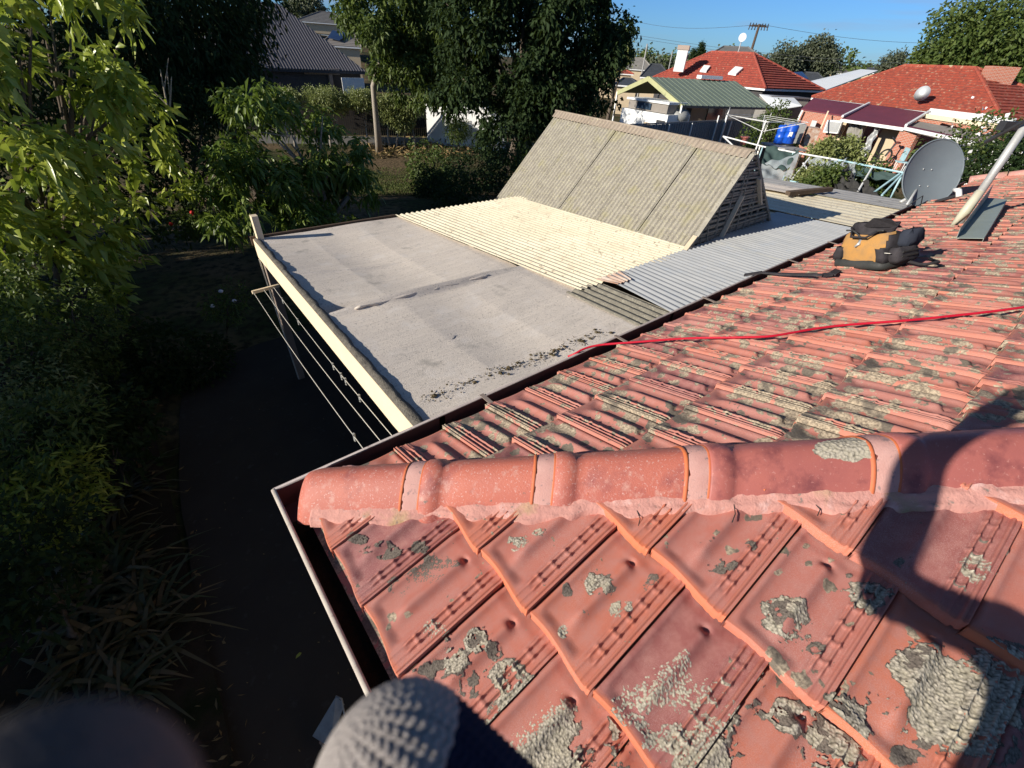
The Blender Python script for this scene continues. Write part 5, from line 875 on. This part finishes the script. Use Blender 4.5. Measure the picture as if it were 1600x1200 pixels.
# ---- brick house on the right
t, q = hip('brick_house', 'orange brick house with lichen spotted red tiled roof and maroon lean-to', 'house', D(1268, 151, 50), D(1566, 190, 40), D(1431, 103, 52), D(1504, 108, 47), 'red_roof', 'brick_orange', 17, lift=.07, over=.8)
A, B, C_, D_, R1, R2 = q; bh = t
def chim(px, py0, py1, d, wx_, wy_, tt, rz=.6):
    p0 = D(px, py0, d); z1 = D(px, py1, d)[2]; zz0 = p0[2]-1.0; V = []; F = []; U = []; m_ = MB().box((p0[0], p0[1], (zz0+z1)/2), (wx_, wy_, z1-zz0), rz); uv = []
    for f in m_.f:
        pts_ = [np.array(m_.v[i]) for i in f]; e1 = pts_[1]-pts_[0]; h_ = abs(pts_[0][2]-pts_[2][2]) > .01
        uv += [((np.dot((p-pts_[0])[:2], [math.cos(rz), math.sin(rz)])+np.dot((p-pts_[0])[:2], [-math.sin(rz), math.cos(rz)])), p[2]) for p in pts_]
    return m_.out('chimney', 'brick_orange', tt, uv=uv)
chim(1546, 140, 103, 47, 1.0, 1.5, t); 
p_ = D(1416, 110, 53); MB().tube([p_-(0, 0, .8), p_+(0, 0, .35)], .28, 10).out('vent_pipe', 'galv_dull', t)
md = thing('roof_dish', 'small grey oval dish on the lichen spotted red roof', 'satellite dish', D(1440, 155, 45)); c_ = D(1441, 146, 43.5); nn_ = (CAM-c_)/np.linalg.norm(CAM-c_)*.7+np.array([-.6, .3, .1]); nn_ /= np.linalg.norm(nn_); MB().tube([c_-nn_*.10, c_-nn_*.03, c_], [.12, .36, .42], 22).out('reflector', 'white_sheet', md, True); MB().tube([c_-nn_*.1, D(1434, 158, 44.2)], .05, 6).out('pole', 'galv', md)
# lean-to and verandah roofs (maroon), frames
L0, L1, L2, L3 = D(1271, 153, 47), D(1357, 164, 44.5), D(1317, 180, 41), D(1252, 170, 43.5)
MB().slab([L0, L1, L2, L3], .08).out('lean_to_roof', 'maroon_sheet', bh); V0, V1, V2, V3 = L1, D(1452, 176, 41), D(1414, 199, 37), D(1315, 185, 39.5); MB().slab([V0+(0, 0, .05), V1, V2, V3], .08).out('lean_to_roof', 'maroon_sheet', bh)
MB().bar(V0+(0, 0, .12), V3+(0, 0, .12), .12, .12).out('barge_capping', 'white_paint', bh); MB().bar(V1+(0, 0, .1), V2+(0, 0, .1), .12, .12).out('barge_capping', 'white_paint', bh)
G0, G1, G2, G3 = V1, D(1582, 193, 36.5), D(1524, 224, 33), V2; MB().bar(V3-(0, 0, .1), G3-(0, 0, .1), .1, .16).out('verandah_beam', 'white_paint', bh); MB().bar(G3-(0, 0, .05), G2, .1, .16).out('verandah_beam', 'white_paint', bh); MB().bar(G0+(0, 0, .12), G1+(0, 0, .12), .14, .22).out('fascia', 'white_paint', bh)
MB().bar(lerp(G0, G3, .22), lerp(G1, G2, .22), .1, .22).out('verandah_beam', 'cream_paint', bh)
MB().slab([lerp(G0, G3, .45)-(0, 0, .1), lerp(G1, G2, .5)-(0, 0, .1), G2-(0, 0, .1), G3-(0, 0, .1)], .05).out('shade_blind', 'taupe_roof', bh); MB().slab([lerp(G3, G0, .12), lerp(G2, G1, .12), G2+(0, 0, .02), G3+(0, 0, .02)], .05).out('maroon_strip', 'maroon_sheet', bh)
def wallpoly(name, mat, pts2, d0, parent, th=.12):        # vertical wall panel through image points at chosen distances
    P_ = [D(px, py, d) for px, py, d in pts2]; P_ = [np.array(p) for p in P_]; a, b = P_[0], P_[1]; lo = GN-.1; V = [(a[0], a[1], lo), (b[0], b[1], lo), tuple(b), tuple(a)]; l_ = float(np.linalg.norm((b-a)[:2])); nrm = np.cross(b-a, (0, 0, 1)); nrm /= np.linalg.norm(nrm); nrm = nrm if np.dot(nrm, a-CAM) > 0 else -nrm
    m_ = MB().slab(V, -th, nrm); uv = []
    for f in m_.f:
        for i in f: p = np.array(m_.v[i]); uv.append((float(np.dot((p-a)[:2], (b-a)[:2])/l_+np.dot((p-a), nrm)), p[2]))
    return m_.out(name, mat, parent, uv=uv)
wallpoly('annex_wall', 'brick_orange', [(1253, 171, 43.5), (1318, 181, 41)], 0, bh); wallpoly('annex_wall', 'cream_wall', [(1318, 181, 41.3), (1326, 186, 41.2)], 0, bh)
wallpoly('rear_wall', 'cream_wall', [(1326, 176, 42.5), (1360, 182, 41.5)], 0, bh); wallpoly('rear_wall', 'cream_wall', [(1385, 190, 39.8), (1412, 196, 39)], 0, bh, .12); wallpoly('brick_pier', 'brick_orange', [(1408, 201, 37.2), (1436, 205, 36.6)], 0, bh, .3)
wallpoly('weatherboard_wall', 'white_paint', [(1500, 214, 37.5), (1660, 232, 33)], 0, bh)
a = D(1290, 197, 41.2); b_ = D(1313, 199, 40.4); MB().bar(a, b_, .1, .75).out('window_frame', 'white_paint', bh); MB().bar(lerp(a, b_, .08)+(CAM-a)*.002, lerp(a, b_, .92)+(CAM-a)*.002, .06, .55).out('window_pane', 'galv', bh); a = D(1270, 196, 41.6); MB().box(a, (.5, .2, .6), .6).out('meter_box', 'white_paint', bh)
MB().bar(D(1294, 174, 41), D(1265, 240, 38), .08, .08).out('downpipe', 'cream_paint', bh); MB().bar(D(1254, 172, 43), D(1240, 200, 43), .12, .12).out('downpipe', 'white_paint', bh)
def cloth4(name, mat, pts, parent=None, wrk=.06, n_=24, sag=.1):
    a, b, c, d = [np.array(p) for p in pts]; u, v = np.meshgrid(np.linspace(0, 1, n_), np.linspace(0, 1, n_), indexing='ij'); u3, v3 = u[..., None], v[..., None]; p = a*(1-u3)*(1-v3)+b*u3*(1-v3)+c*u3*v3+d*(1-u3)*v3
    nr_ = np.cross(b-a, d-a); nr_ /= np.linalg.norm(nr_)+1e-9; p = p+nr_*(wrk*(np.sin(u*17+v*5)+np.sin(v*13-u*8)+2*fbm(u*3+a[0], v*3, .6)-1))[..., None]*.6; p[..., 2] -= sag*np.sin(u*math.pi)*np.sin(v*math.pi); return nmesh(name, p.reshape(-1, 3), gridF(n_, n_), mat, parent, True)
cloth4('curtain', 'stone_grey', [D(1326, 188, 40), D(1350, 194, 39.4), D(1340, 245, 38.5), D(1318, 240, 39)], bh, .12, sag=0); cloth4('curtain', 'galv', [D(1368, 198, 38.6), D(1376, 199, 38.4), D(1352, 245, 38), D(1342, 238, 38)], bh, .12, sag=0)
# ---- far rooftops and skyline
m_ = None
for i, (x0, x1, ye, yr_, d, mt, lb) in enumerate([(1085, 1215, 100, 73, 78, 'grey_roof', 'grey hip roof directly behind the plain red roof'), (975, 1022, 107, 90, 105, 'stone_grey', 'pale grey roof with a thin pole in front, left of the white chimney'), (1000, 1050, 120, 100, 80, 'dusk_roof', 'dark blue grey roof left of the white chimney'), (960, 1000, 132, 122, 62, 'dusk_roof', 'dark low roof just behind the carport peak'),
        (1235, 1300, 132, 113, 92, 'dusk_roof', 'blue grey metal roof with solar panels between the red roofs'), (1290, 1350, 113, 103, 150, 'grey_roof', 'far grey roof under the gum trees'), (1330, 1385, 112, 105, 170, 'dusk_roof', 'far dark roof left of the vent pipe'), (1180, 1240, 112, 104, 160, 'taupe_roof', 'far taupe roof behind the utility pole'), (1575, 1640, 175, 140, 60, 'taupe_roof', 'taupe roof at the right edge beside the brick chimney'), (930, 990, 112, 103, 90, 'red_roof', 'small red roof edge beside the dark tree')]):
    w_ = x1-x0; hip('distant_house', lb, 'house', D(x0, ye, d), D(x1, ye+w_*.067, d), D(x0+w_*.35, yr_, d+5), D(x0+w_*.65, yr_+2, d+5), mt, 'cream_wall', 6, lift=.03, g=GN, group='distant rooftops')
wr_ = thing('white_roof_shed', 'plain white sheet roof between the two red tiled roofs', 'shed', D(1300, 130, 70)); MB().slab([D(1248, 131, 66), D(1275, 146, 60), D(1372, 110, 74), D(1345, 108, 80)], .1).out('roof', 'white_sheet', wr_)
a, b_ = D(1255, 138, 64), D(1355, 116, 75); MB().bar((*a[:2], -.2), (*b_[:2], -.2), 3, 2.6).out('wall', 'stone_grey', wr_)
a = [D(1238, 118, 88), D(1252, 117, 90), D(1262, 128, 87), D(1248, 130, 85)]; sp = thing('solar_array', 'row of blue solar panels on the blue grey metal roof', 'solar panels', a[0])
for k in range(3): MB().slab([lerp(a[0], a[1], k/3)+(0, 0, .4), lerp(a[0], a[1], (k+.9)/3)+(0, 0, .4), lerp(a[3], a[2], (k+.9)/3)+(0, 0, .4), lerp(a[3], a[2], k/3)+(0, 0, .4)], .08).out('panel', 'solar_glass', sp)
# utility pole and wires
pb = D(1172, 86, 95); up_ = thing('utility_pole', 'timber utility pole with crossarm and insulators above the plain red roof', 'utility pole', (pb[0], pb[1], GN)); zt_ = D(1185, 40, 95)[2]+.2
MB().tube([(pb[0], pb[1], GN), (pb[0], pb[1], zt_)], [.25, .17], 8).out('pole', 'timber_dark', up_); sdv = CW[:, 0].copy(); sdv[2] = 0; sdv /= np.linalg.norm(sdv); T_ = np.array([pb[0], pb[1], zt_-.3])
for dz, w_ in ((0, 1.5), (.12, 1.1), (-4.2, .95)): MB().bar(T_+(0, 0, dz)-sdv*w_, T_+(0, 0, dz)+sdv*w_, .14, .14).out('crossarm', 'timber_dark', up_)
for k in (-1.4, -.95, -.5, .5, .95, 1.4): MB().tube([T_+sdv*k, T_+sdv*k+(0, 0, .4)], [.10, .06], 6).out('insulator', 'dark_metal', up_); MB().tube([T_+sdv*k, T_+sdv*k*1.05-(0, 0, .45)], [.06, .09], 6).out('insulator', 'dark_metal', up_)
for i, (a, b_, lb) in enumerate([((945, 20, 110), (1180, 39, 95), 'highest wire left of the utility pole'), ((1188, 38, 95), (1640, 62, 110), 'highest wire right of the utility pole'), ((975, 52, 110), (1640, 105, 110), 'lower wire passing behind the utility pole'), ((540, -2, 90), (1000, 66, 100), 'wire slanting down behind the trees'), ((985, 58, 112), (1640, 112, 115), 'lowest wire across the sky')]):
    p, q = D(*a), D(*b_); setp(MB().tube([lerp(p, q, s)-(0, 0, 1.2*math.sin(math.pi*s)) for s in np.linspace(0, 1, 14)], .022, 5).out('overhead_wire', 'dusk_roof'), lb, 'wire')
for i, (px, y0, y1, d, lb) in enumerate([(1004, 68, 108, 85, 'thin pale pole on the skyline left of the white chimney'), (1047, 80, 98, 120, 'short thin pole beside the white chimney')]):
    a = D(px, y1, d); b_ = D(px, y0, d); setp(MB().tube([(a[0], a[1], GN), (a[0], a[1], b_[2])], .1, 6).out('light_pole', 'galv_dull'), lb, 'pole')
# skyline trees
rg = np.random.default_rng(21)
def fart(name, label, px, py, d, blobs, n_, ln, mat, seed, group=None, r0=.2, base=None):
    bl = [(D(px+bx_, py+by_, d), r) for bx_, by_, r in blobs]; g0 = D(px, py, d); tree(name, label, 'tree', (g0[0], g0[1], base if base is not None else GN), bl, n_, 8, ln, ln*.5, mat, r0, seed, group=group, clr=ln*1.6)
fart('roundheaded_tree', 'large round headed green tree behind the brick chimney at top right', 1515, 98, 72, [(-55, 35, 3.2), (-25, 0, 3.4), (20, -35, 3.6), (-20, -45, 3.0), (60, -25, 3.6), (40, 20, 3.6), (0, 35, 3.4), (75, 40, 3.2), (90, 70, 3.0), (50, 60, 3.0), (-60, 10, 2.2), (95, 5, 2.6), (10, -5, 3.2), (-80, 42, 1.6)], 3400, .5, 'leaf_mid', 51, None, .5)
fart('gum_tree', 'open crowned gum tree on the skyline right of the utility pole', 1275, 84, 120, [(0, 0, 2.6), (8, -9, 1.8), (-14, 6, 2.2), (14, 14, 2.6), (-26, 12, 2.0), (-4, 20, 3.0), (20, 2, 1.4)], 900, .6, 'leaf_gum', 52)
fart('gum_tree', 'small dark gum tree left of the open crowned gum', 1226, 92, 115, [(0, 0, 2.2), (-8, 8, 1.8), (9, 5, 1.6)], 420, .6, 'leaf_gum', 53)
fart('gum_tree', 'small far gum above the white sheet roof', 1397, 98, 120, [(0, 0, 1.6), (8, -5, 1.0), (-10, 6, 1.5)], 260, .5, 'leaf_gum', 54)
fart('bushy_tree', 'small yellow green tree against the dark tree edge', 968, 68, 44, [(0, 0, .8), (-4, 20, .9), (6, 22, .7), (-10, -4, .6), (-14, 30, .9)], 900, .22, 'leaf_olive', 55, None, .15)
fart('cypress', 'tall thin cypress left of the grey roof', 1095, 80, 100, [(0, 0, .45), (-1.5, 9, .6), (2, -9, .3), (-3, 18, .7)], 420, .3, 'leaf_dark', 56); fart('cypress', 'shorter cypress beside the white chimney', 1084, 88, 100, [(0, 0, .35), (-1, 8, .5), (1, -7, .25)], 260, .3, 'leaf_dark', 57)
fart('hill_tree', 'round grey green tree on the far hill at the top left', 477, 12, 130, [(0, 0, 3.2), (-12, 8, 2.6), (12, 6, 2.4), (-20, 14, 2.0)], 700, .7, 'leaf_gum', 58, base=4)
N_ = 46
SP = ['beside the dark tree', 'left of the thin pale pole', 'behind the thin pale pole', 'left of the white chimney', 'right of the white chimney', 'behind the cypresses', 'left of the grey roof top', 'behind the round mast dish', 'behind the utility pole', 'right of the utility pole', 'left of the small dark gum', 'behind the small dark gum', 'left of the open crowned gum', 'right of the open crowned gum', 'above the white sheet roof', 'left of the vent pipe', 'behind the vent pipe', 'behind the lichen spotted roof']
HL = ['%s skyline tree %s, %s of its pair' % (('grey green' if j_ % 3 else 'mid green'), SP[min(j_//2, 17)], ('left', 'right')[j_ % 2]) if j_ < 36 else 'skyline tree hidden behind the lichen spotted red roof' for j_ in range(46)]
for i in range(N_):
    px = 965+i*14.5+rg.uniform(-5, 5); d = rg.uniform(150, 260); py = 98+.067*(px-1000)+rg.uniform(-9, 1); r = rg.uniform(2, 4.2); c_ = D(px, py, d)
    if i >= 34: continue
    t = thing('skyline_tree', HL[i], 'tree', (c_[0], c_[1], GN), 'trees along the horizon'); crown('crown', 'leaf_gum' if i % 3 else 'leaf_mid', [(c_, r), (c_+(2, 3, -1.2), r*1.1), (c_-(2, 2, 1.5), r)], 120, 7, 1.1, .7, t, 200+i, clr=1.6)
    MB().tube([(c_[0], c_[1], GN), c_], [.3, .15], 6).out('trunk', 'bark', t)
# ================================================================== YARD BEYOND THE PATIO
ho = thing('rotary_clothes_hoist', 'white rotary clothes hoist in the next yard', 'clothes hoist', D(1190, 222, 27)); c_ = D(1197, 188, 26); c_[2] -= .1; MB().tube([(c_[0], c_[1], GN), c_+(0, 0, .1)], .035, 8).out('pole', 'white_paint', ho)
ar = [c_+np.array([math.cos(a_)*1.75, math.sin(a_)*1.75, .28-.1]) for a_ in (.5, .5+math.pi/2, .5+math.pi, .5+1.5*math.pi)]
for i in range(4):
    MB().tube([c_-(0, 0, .35), ar[i]], .014, 6).out('arm', 'white_paint', ho)
    for s in (1, .75, .5): MB().tube([lerp(c_, ar[i], s), lerp(c_, ar[(i+1) % 4], s)], .007, 5).out('line', 'white_paint', ho)
for i, (px, d) in enumerate(((1216, 30.5), (1230, 30))):
    a = D(px, 224, d); bt = thing('plastic_drum', ['left blue plastic drum on the bench beside the brick wall', 'right blue plastic drum with a white label on the bench'][i], 'drum', a, 'blue drums'); h_ = .85
    MB().tube([a, a+(0, 0, .03), a+(0, 0, .28), a+(0, 0, .30), a+(0, 0, .32), a+(0, 0, .56), a+(0, 0, .58), a+(0, 0, .60), a+(0, 0, h_-.05), a+(0, 0, h_)], [.24, .27, .27, .285, .27, .27, .285, .27, .27, .22], 20).out('shell', 'blue_plastic', bt, True); MB().tube([a+(.08, 0, h_), a+(.08, 0, h_+.03)], .05, 10).out('cap', 'blue_plastic', bt)
    if i: d_ = (CAM-a)*np.array([1, 1, 0]); d_ /= np.linalg.norm(d_); sd_ = np.array([-d_[1], d_[0], 0]); MB().slab([a+d_*.28+sd_*-.08+(0, 0, .35), a+d_*.28+sd_*.08+(0, 0, .35), a+d_*.28+sd_*.08+(0, 0, .55), a+d_*.28+sd_*-.08+(0, 0, .55)], .004, d_).out('sticker', 'white_paint', bt)
bn = thing('bench', 'low bench carrying the blue drums and white tank', 'bench', D(1225, 230, 30.5)); a, b_ = D(1205, 222, 31), D(1245, 229, 29.3); b_[2] = a[2]; MB().bar(a-(0, 0, .05), b_-(0, 0, .05), 1.2, .08).out('top', 'galv_dull', bn)
for s in (.05, .95): p_ = lerp(a, b_, s); MB().box((p_[0], p_[1], (p_[2]+GN)/2-.05), (.1, .9, p_[2]-GN-.1)).out('leg', 'timber_dark', bn)
tk = thing('water_tank', 'white plastic tank behind the blue drums', 'tank', D(1238, 214, 31)); c_ = D(1238, 207, 31.5); MB().box(c_, (1.0, .9, .9), .6).out('body', 'plastic_pale', tk); MB().box(c_+(.2, -.9, -.1), (.8, .5, .9), .6).out('side', 'rusty', tk)
pt = thing('flower_pot', 'terracotta pot on the grass below the clothes hoist', 'flower pot', D(1160, 226, 27)); a = D(1160, 226, 27); MB().tube([a, a+(0, 0, .3), a+(0, 0, .3), a+(0, 0, .36)], [.14, .19, .22, .22], 14).out('pot', 'cap_clay', pt)
lw = [D(1145, 232, 26), D(1180, 240, 24), D(1180, 225, 29), D(1145, 222, 30)]; o = MB().slab([(p[0], p[1], GN+.35) for p in lw], .1).out('lawn', 'ground_mix'); setp(o, kind='structure')
# shade house of pipes, nets and sheets
sh = thing('shade_house', 'collapsed shade house of pale pipes, green cloth and clear sheets beyond the patio', 'shade house', D(1280, 300, 16)); 
pipes = [((1130, 213, 19), (1192, 229, 17.5)), ((1192, 229, 17.5), (1240, 238, 16.5)), ((1240, 238, 16.5), (1310, 250, 15.5)), ((1310, 250, 15.5), (1412, 270, 14)), ((1130, 213, 19), (1150, 232, 18)), ((1265, 246, 16), (1228, 292, 14.5)), ((1310, 250, 15.5), (1262, 288, 14)), ((1235, 283, 14.5), (1275, 292, 14)), ((1412, 270, 14), (1378, 305, 13)), ((1365, 258, 14.8), (1340, 300, 13.2)), ((1405, 272, 14), (1350, 312, 13)), ((1255, 255, 16), (1268, 275, 15))]
for i, (a, b_) in enumerate(pipes): MB().tube([D(*a), D(*b_)], .022, 7).out('pipe', 'pipe_blue' if i in (3, 6, 7, 8, 10) else 'white_paint', sh)
for px, py, d in ((1192, 229, 17.5), (1310, 250, 15.5), (1412, 270, 14), (1240, 238, 16.5)): a = D(px, py, d); MB().tube([a, (a[0], a[1], GN)], .022, 7).out('upright', 'pipe_blue', sh)
cloth4('green_cloth', 'shade_green', [D(1197, 228, 17.4), D(1249, 238, 16.4), D(1227, 266, 15.4), D(1190, 256, 16)], sh, .05)
cloth4('clear_sheet', 'clear_sheet', [D(1190, 256, 16), D(1250, 240, 16.2), D(1230, 292, 14.6), D(1186, 285, 15)], sh, .05); cloth4('clear_sheet', 'clear_sheet', [D(1262, 248, 15.9), D(1325, 250, 15.2), D(1300, 268, 14.8), D(1272, 276, 14.8)], sh, .07); cloth4('clear_sheet', 'clear_sheet', [D(1310, 252, 15.2), D(1335, 256, 15), D(1338, 282, 14), D(1315, 270, 14.4)], sh, .06)
cloth4('black_mesh', 'mesh_black', [D(1292, 266, 14.4), D(1322, 262, 14.6), D(1345, 290, 13.6), D(1304, 300, 13.4)], sh, .09, sag=.1); cloth4('black_mesh', 'mesh_black', [D(1300, 275, 14), D(1352, 288, 13.7), D(1388, 312, 13), D(1312, 314, 13)], sh, .09, sag=.0)
cloth4('green_cloth', 'shade_green', [D(1335, 262, 15), D(1410, 272, 14.2), D(1400, 282, 14), D(1335, 275, 14.5)], sh, .04)
for i, (px, py, d, r, mt, lb) in enumerate([(1322, 236, 31, .55, 'leaf_olive', 'olive bush in front of the brick annex'), (1290, 238, 30, .5, 'leaf_olive', 'small bush left of the olive bush by the annex'), (1290, 290, 14, .35, 'leaf_mid', 'leafy plant under the black mesh'), (1355, 285, 15, .4, 'leaf_mid', 'plant inside the shade house near its right end'), (1205, 200, 36, 1.2, 'leaf_mid', 'green shrub behind the clothes hoist'), (1525, 245, 15, .75, 'leaf_mid', 'white flowering shrub right of the grey dish'), (1585, 262, 14, .6, 'leaf_dark', 'purple grey shrub behind the mast at the right edge'), (1270, 285, 15, .35, 'leaf_olive', 'scrubby plant below the clear sheets')]):
    c_ = D(px, py, d); t = thing('yard_bush', lb, 'bush', (c_[0], c_[1], GN)); bl = [(c_, r), (c_+(.5*r, -.5*r, -.3*r), r*.9), (c_-(.4*r, -.6*r, .2*r), r*.8), (c_+(0, 0, .6*r), r*.6)]; limbs(t, (c_[0], c_[1], GN), bl, .05, seed=i); crown('foliage', mt, bl, 330, 9, .12 if d < 20 else .2, .05 if d < 20 else .09, t, 300+i, clr=.2)
    if i == 5:
        cs = c_+rg.normal(size=(170, 3))*r*.62; dd = rg.normal(size=(170, 3)); dd /= np.linalg.norm(dd, axis=1)[:, None]; V, F, R_ = leafgeo(cs, dd, .10, .08, rg, .1); nmesh('blossom', V, F, 'white_flower', t, False, R_)
# things left on the verandah
bk_ = thing('exercise_bike', 'dark exercise bike on the verandah by the brick pier', 'exercise bike', D(1385, 245, 36)); c_ = D(1383, 244, 36); rt_ = sdv
MB().tube([c_+rt_*.35*math.cos(a_)+np.array([0, 0, .35*math.sin(a_)]) for a_ in np.linspace(0, 6.283, 20)], .05, 6).out('wheel', 'mesh_black', bk_); MB().tube([c_, c_+rt_*.25+(0, 0, .7), c_-rt_*.1+(0, 0, .95)], .05, 6).out('frame', 'dark_metal', bk_); MB().tube([c_+rt_*.5-(0, 0, .3), c_-rt_*.6-(0, 0, .3)], .05, 6).out('base_bar', 'dark_metal', bk_); MB().ell(c_+rt_*.35+(0, 0, .72), (.2, .14, .06), 10, 6).out('saddle', 'strap_red', bk_, True)
st_ = thing('garden_chair', 'pale blue folding chair on the verandah left of the grey dish', 'chair', D(1408, 255, 34)); c_ = D(1408, 252, 34); MB().box(c_+(0, 0, .35), (.5, .06, .6), .6).out('backrest', 'pipe_blue', st_); MB().box(c_+(-.2, -.1, .0), (.5, .5, .05), .6).out('seat', 'pipe_blue', st_)
for dx_, dy_ in ((-.2, -.2), (.2, -.2), (-.2, .2), (.2, .2)): MB().tube([c_+(dx_-.2, dy_-.1, 0), c_+(dx_-.2, dy_-.1, -.45)], .02, 5).out('leg', 'white_paint', st_)
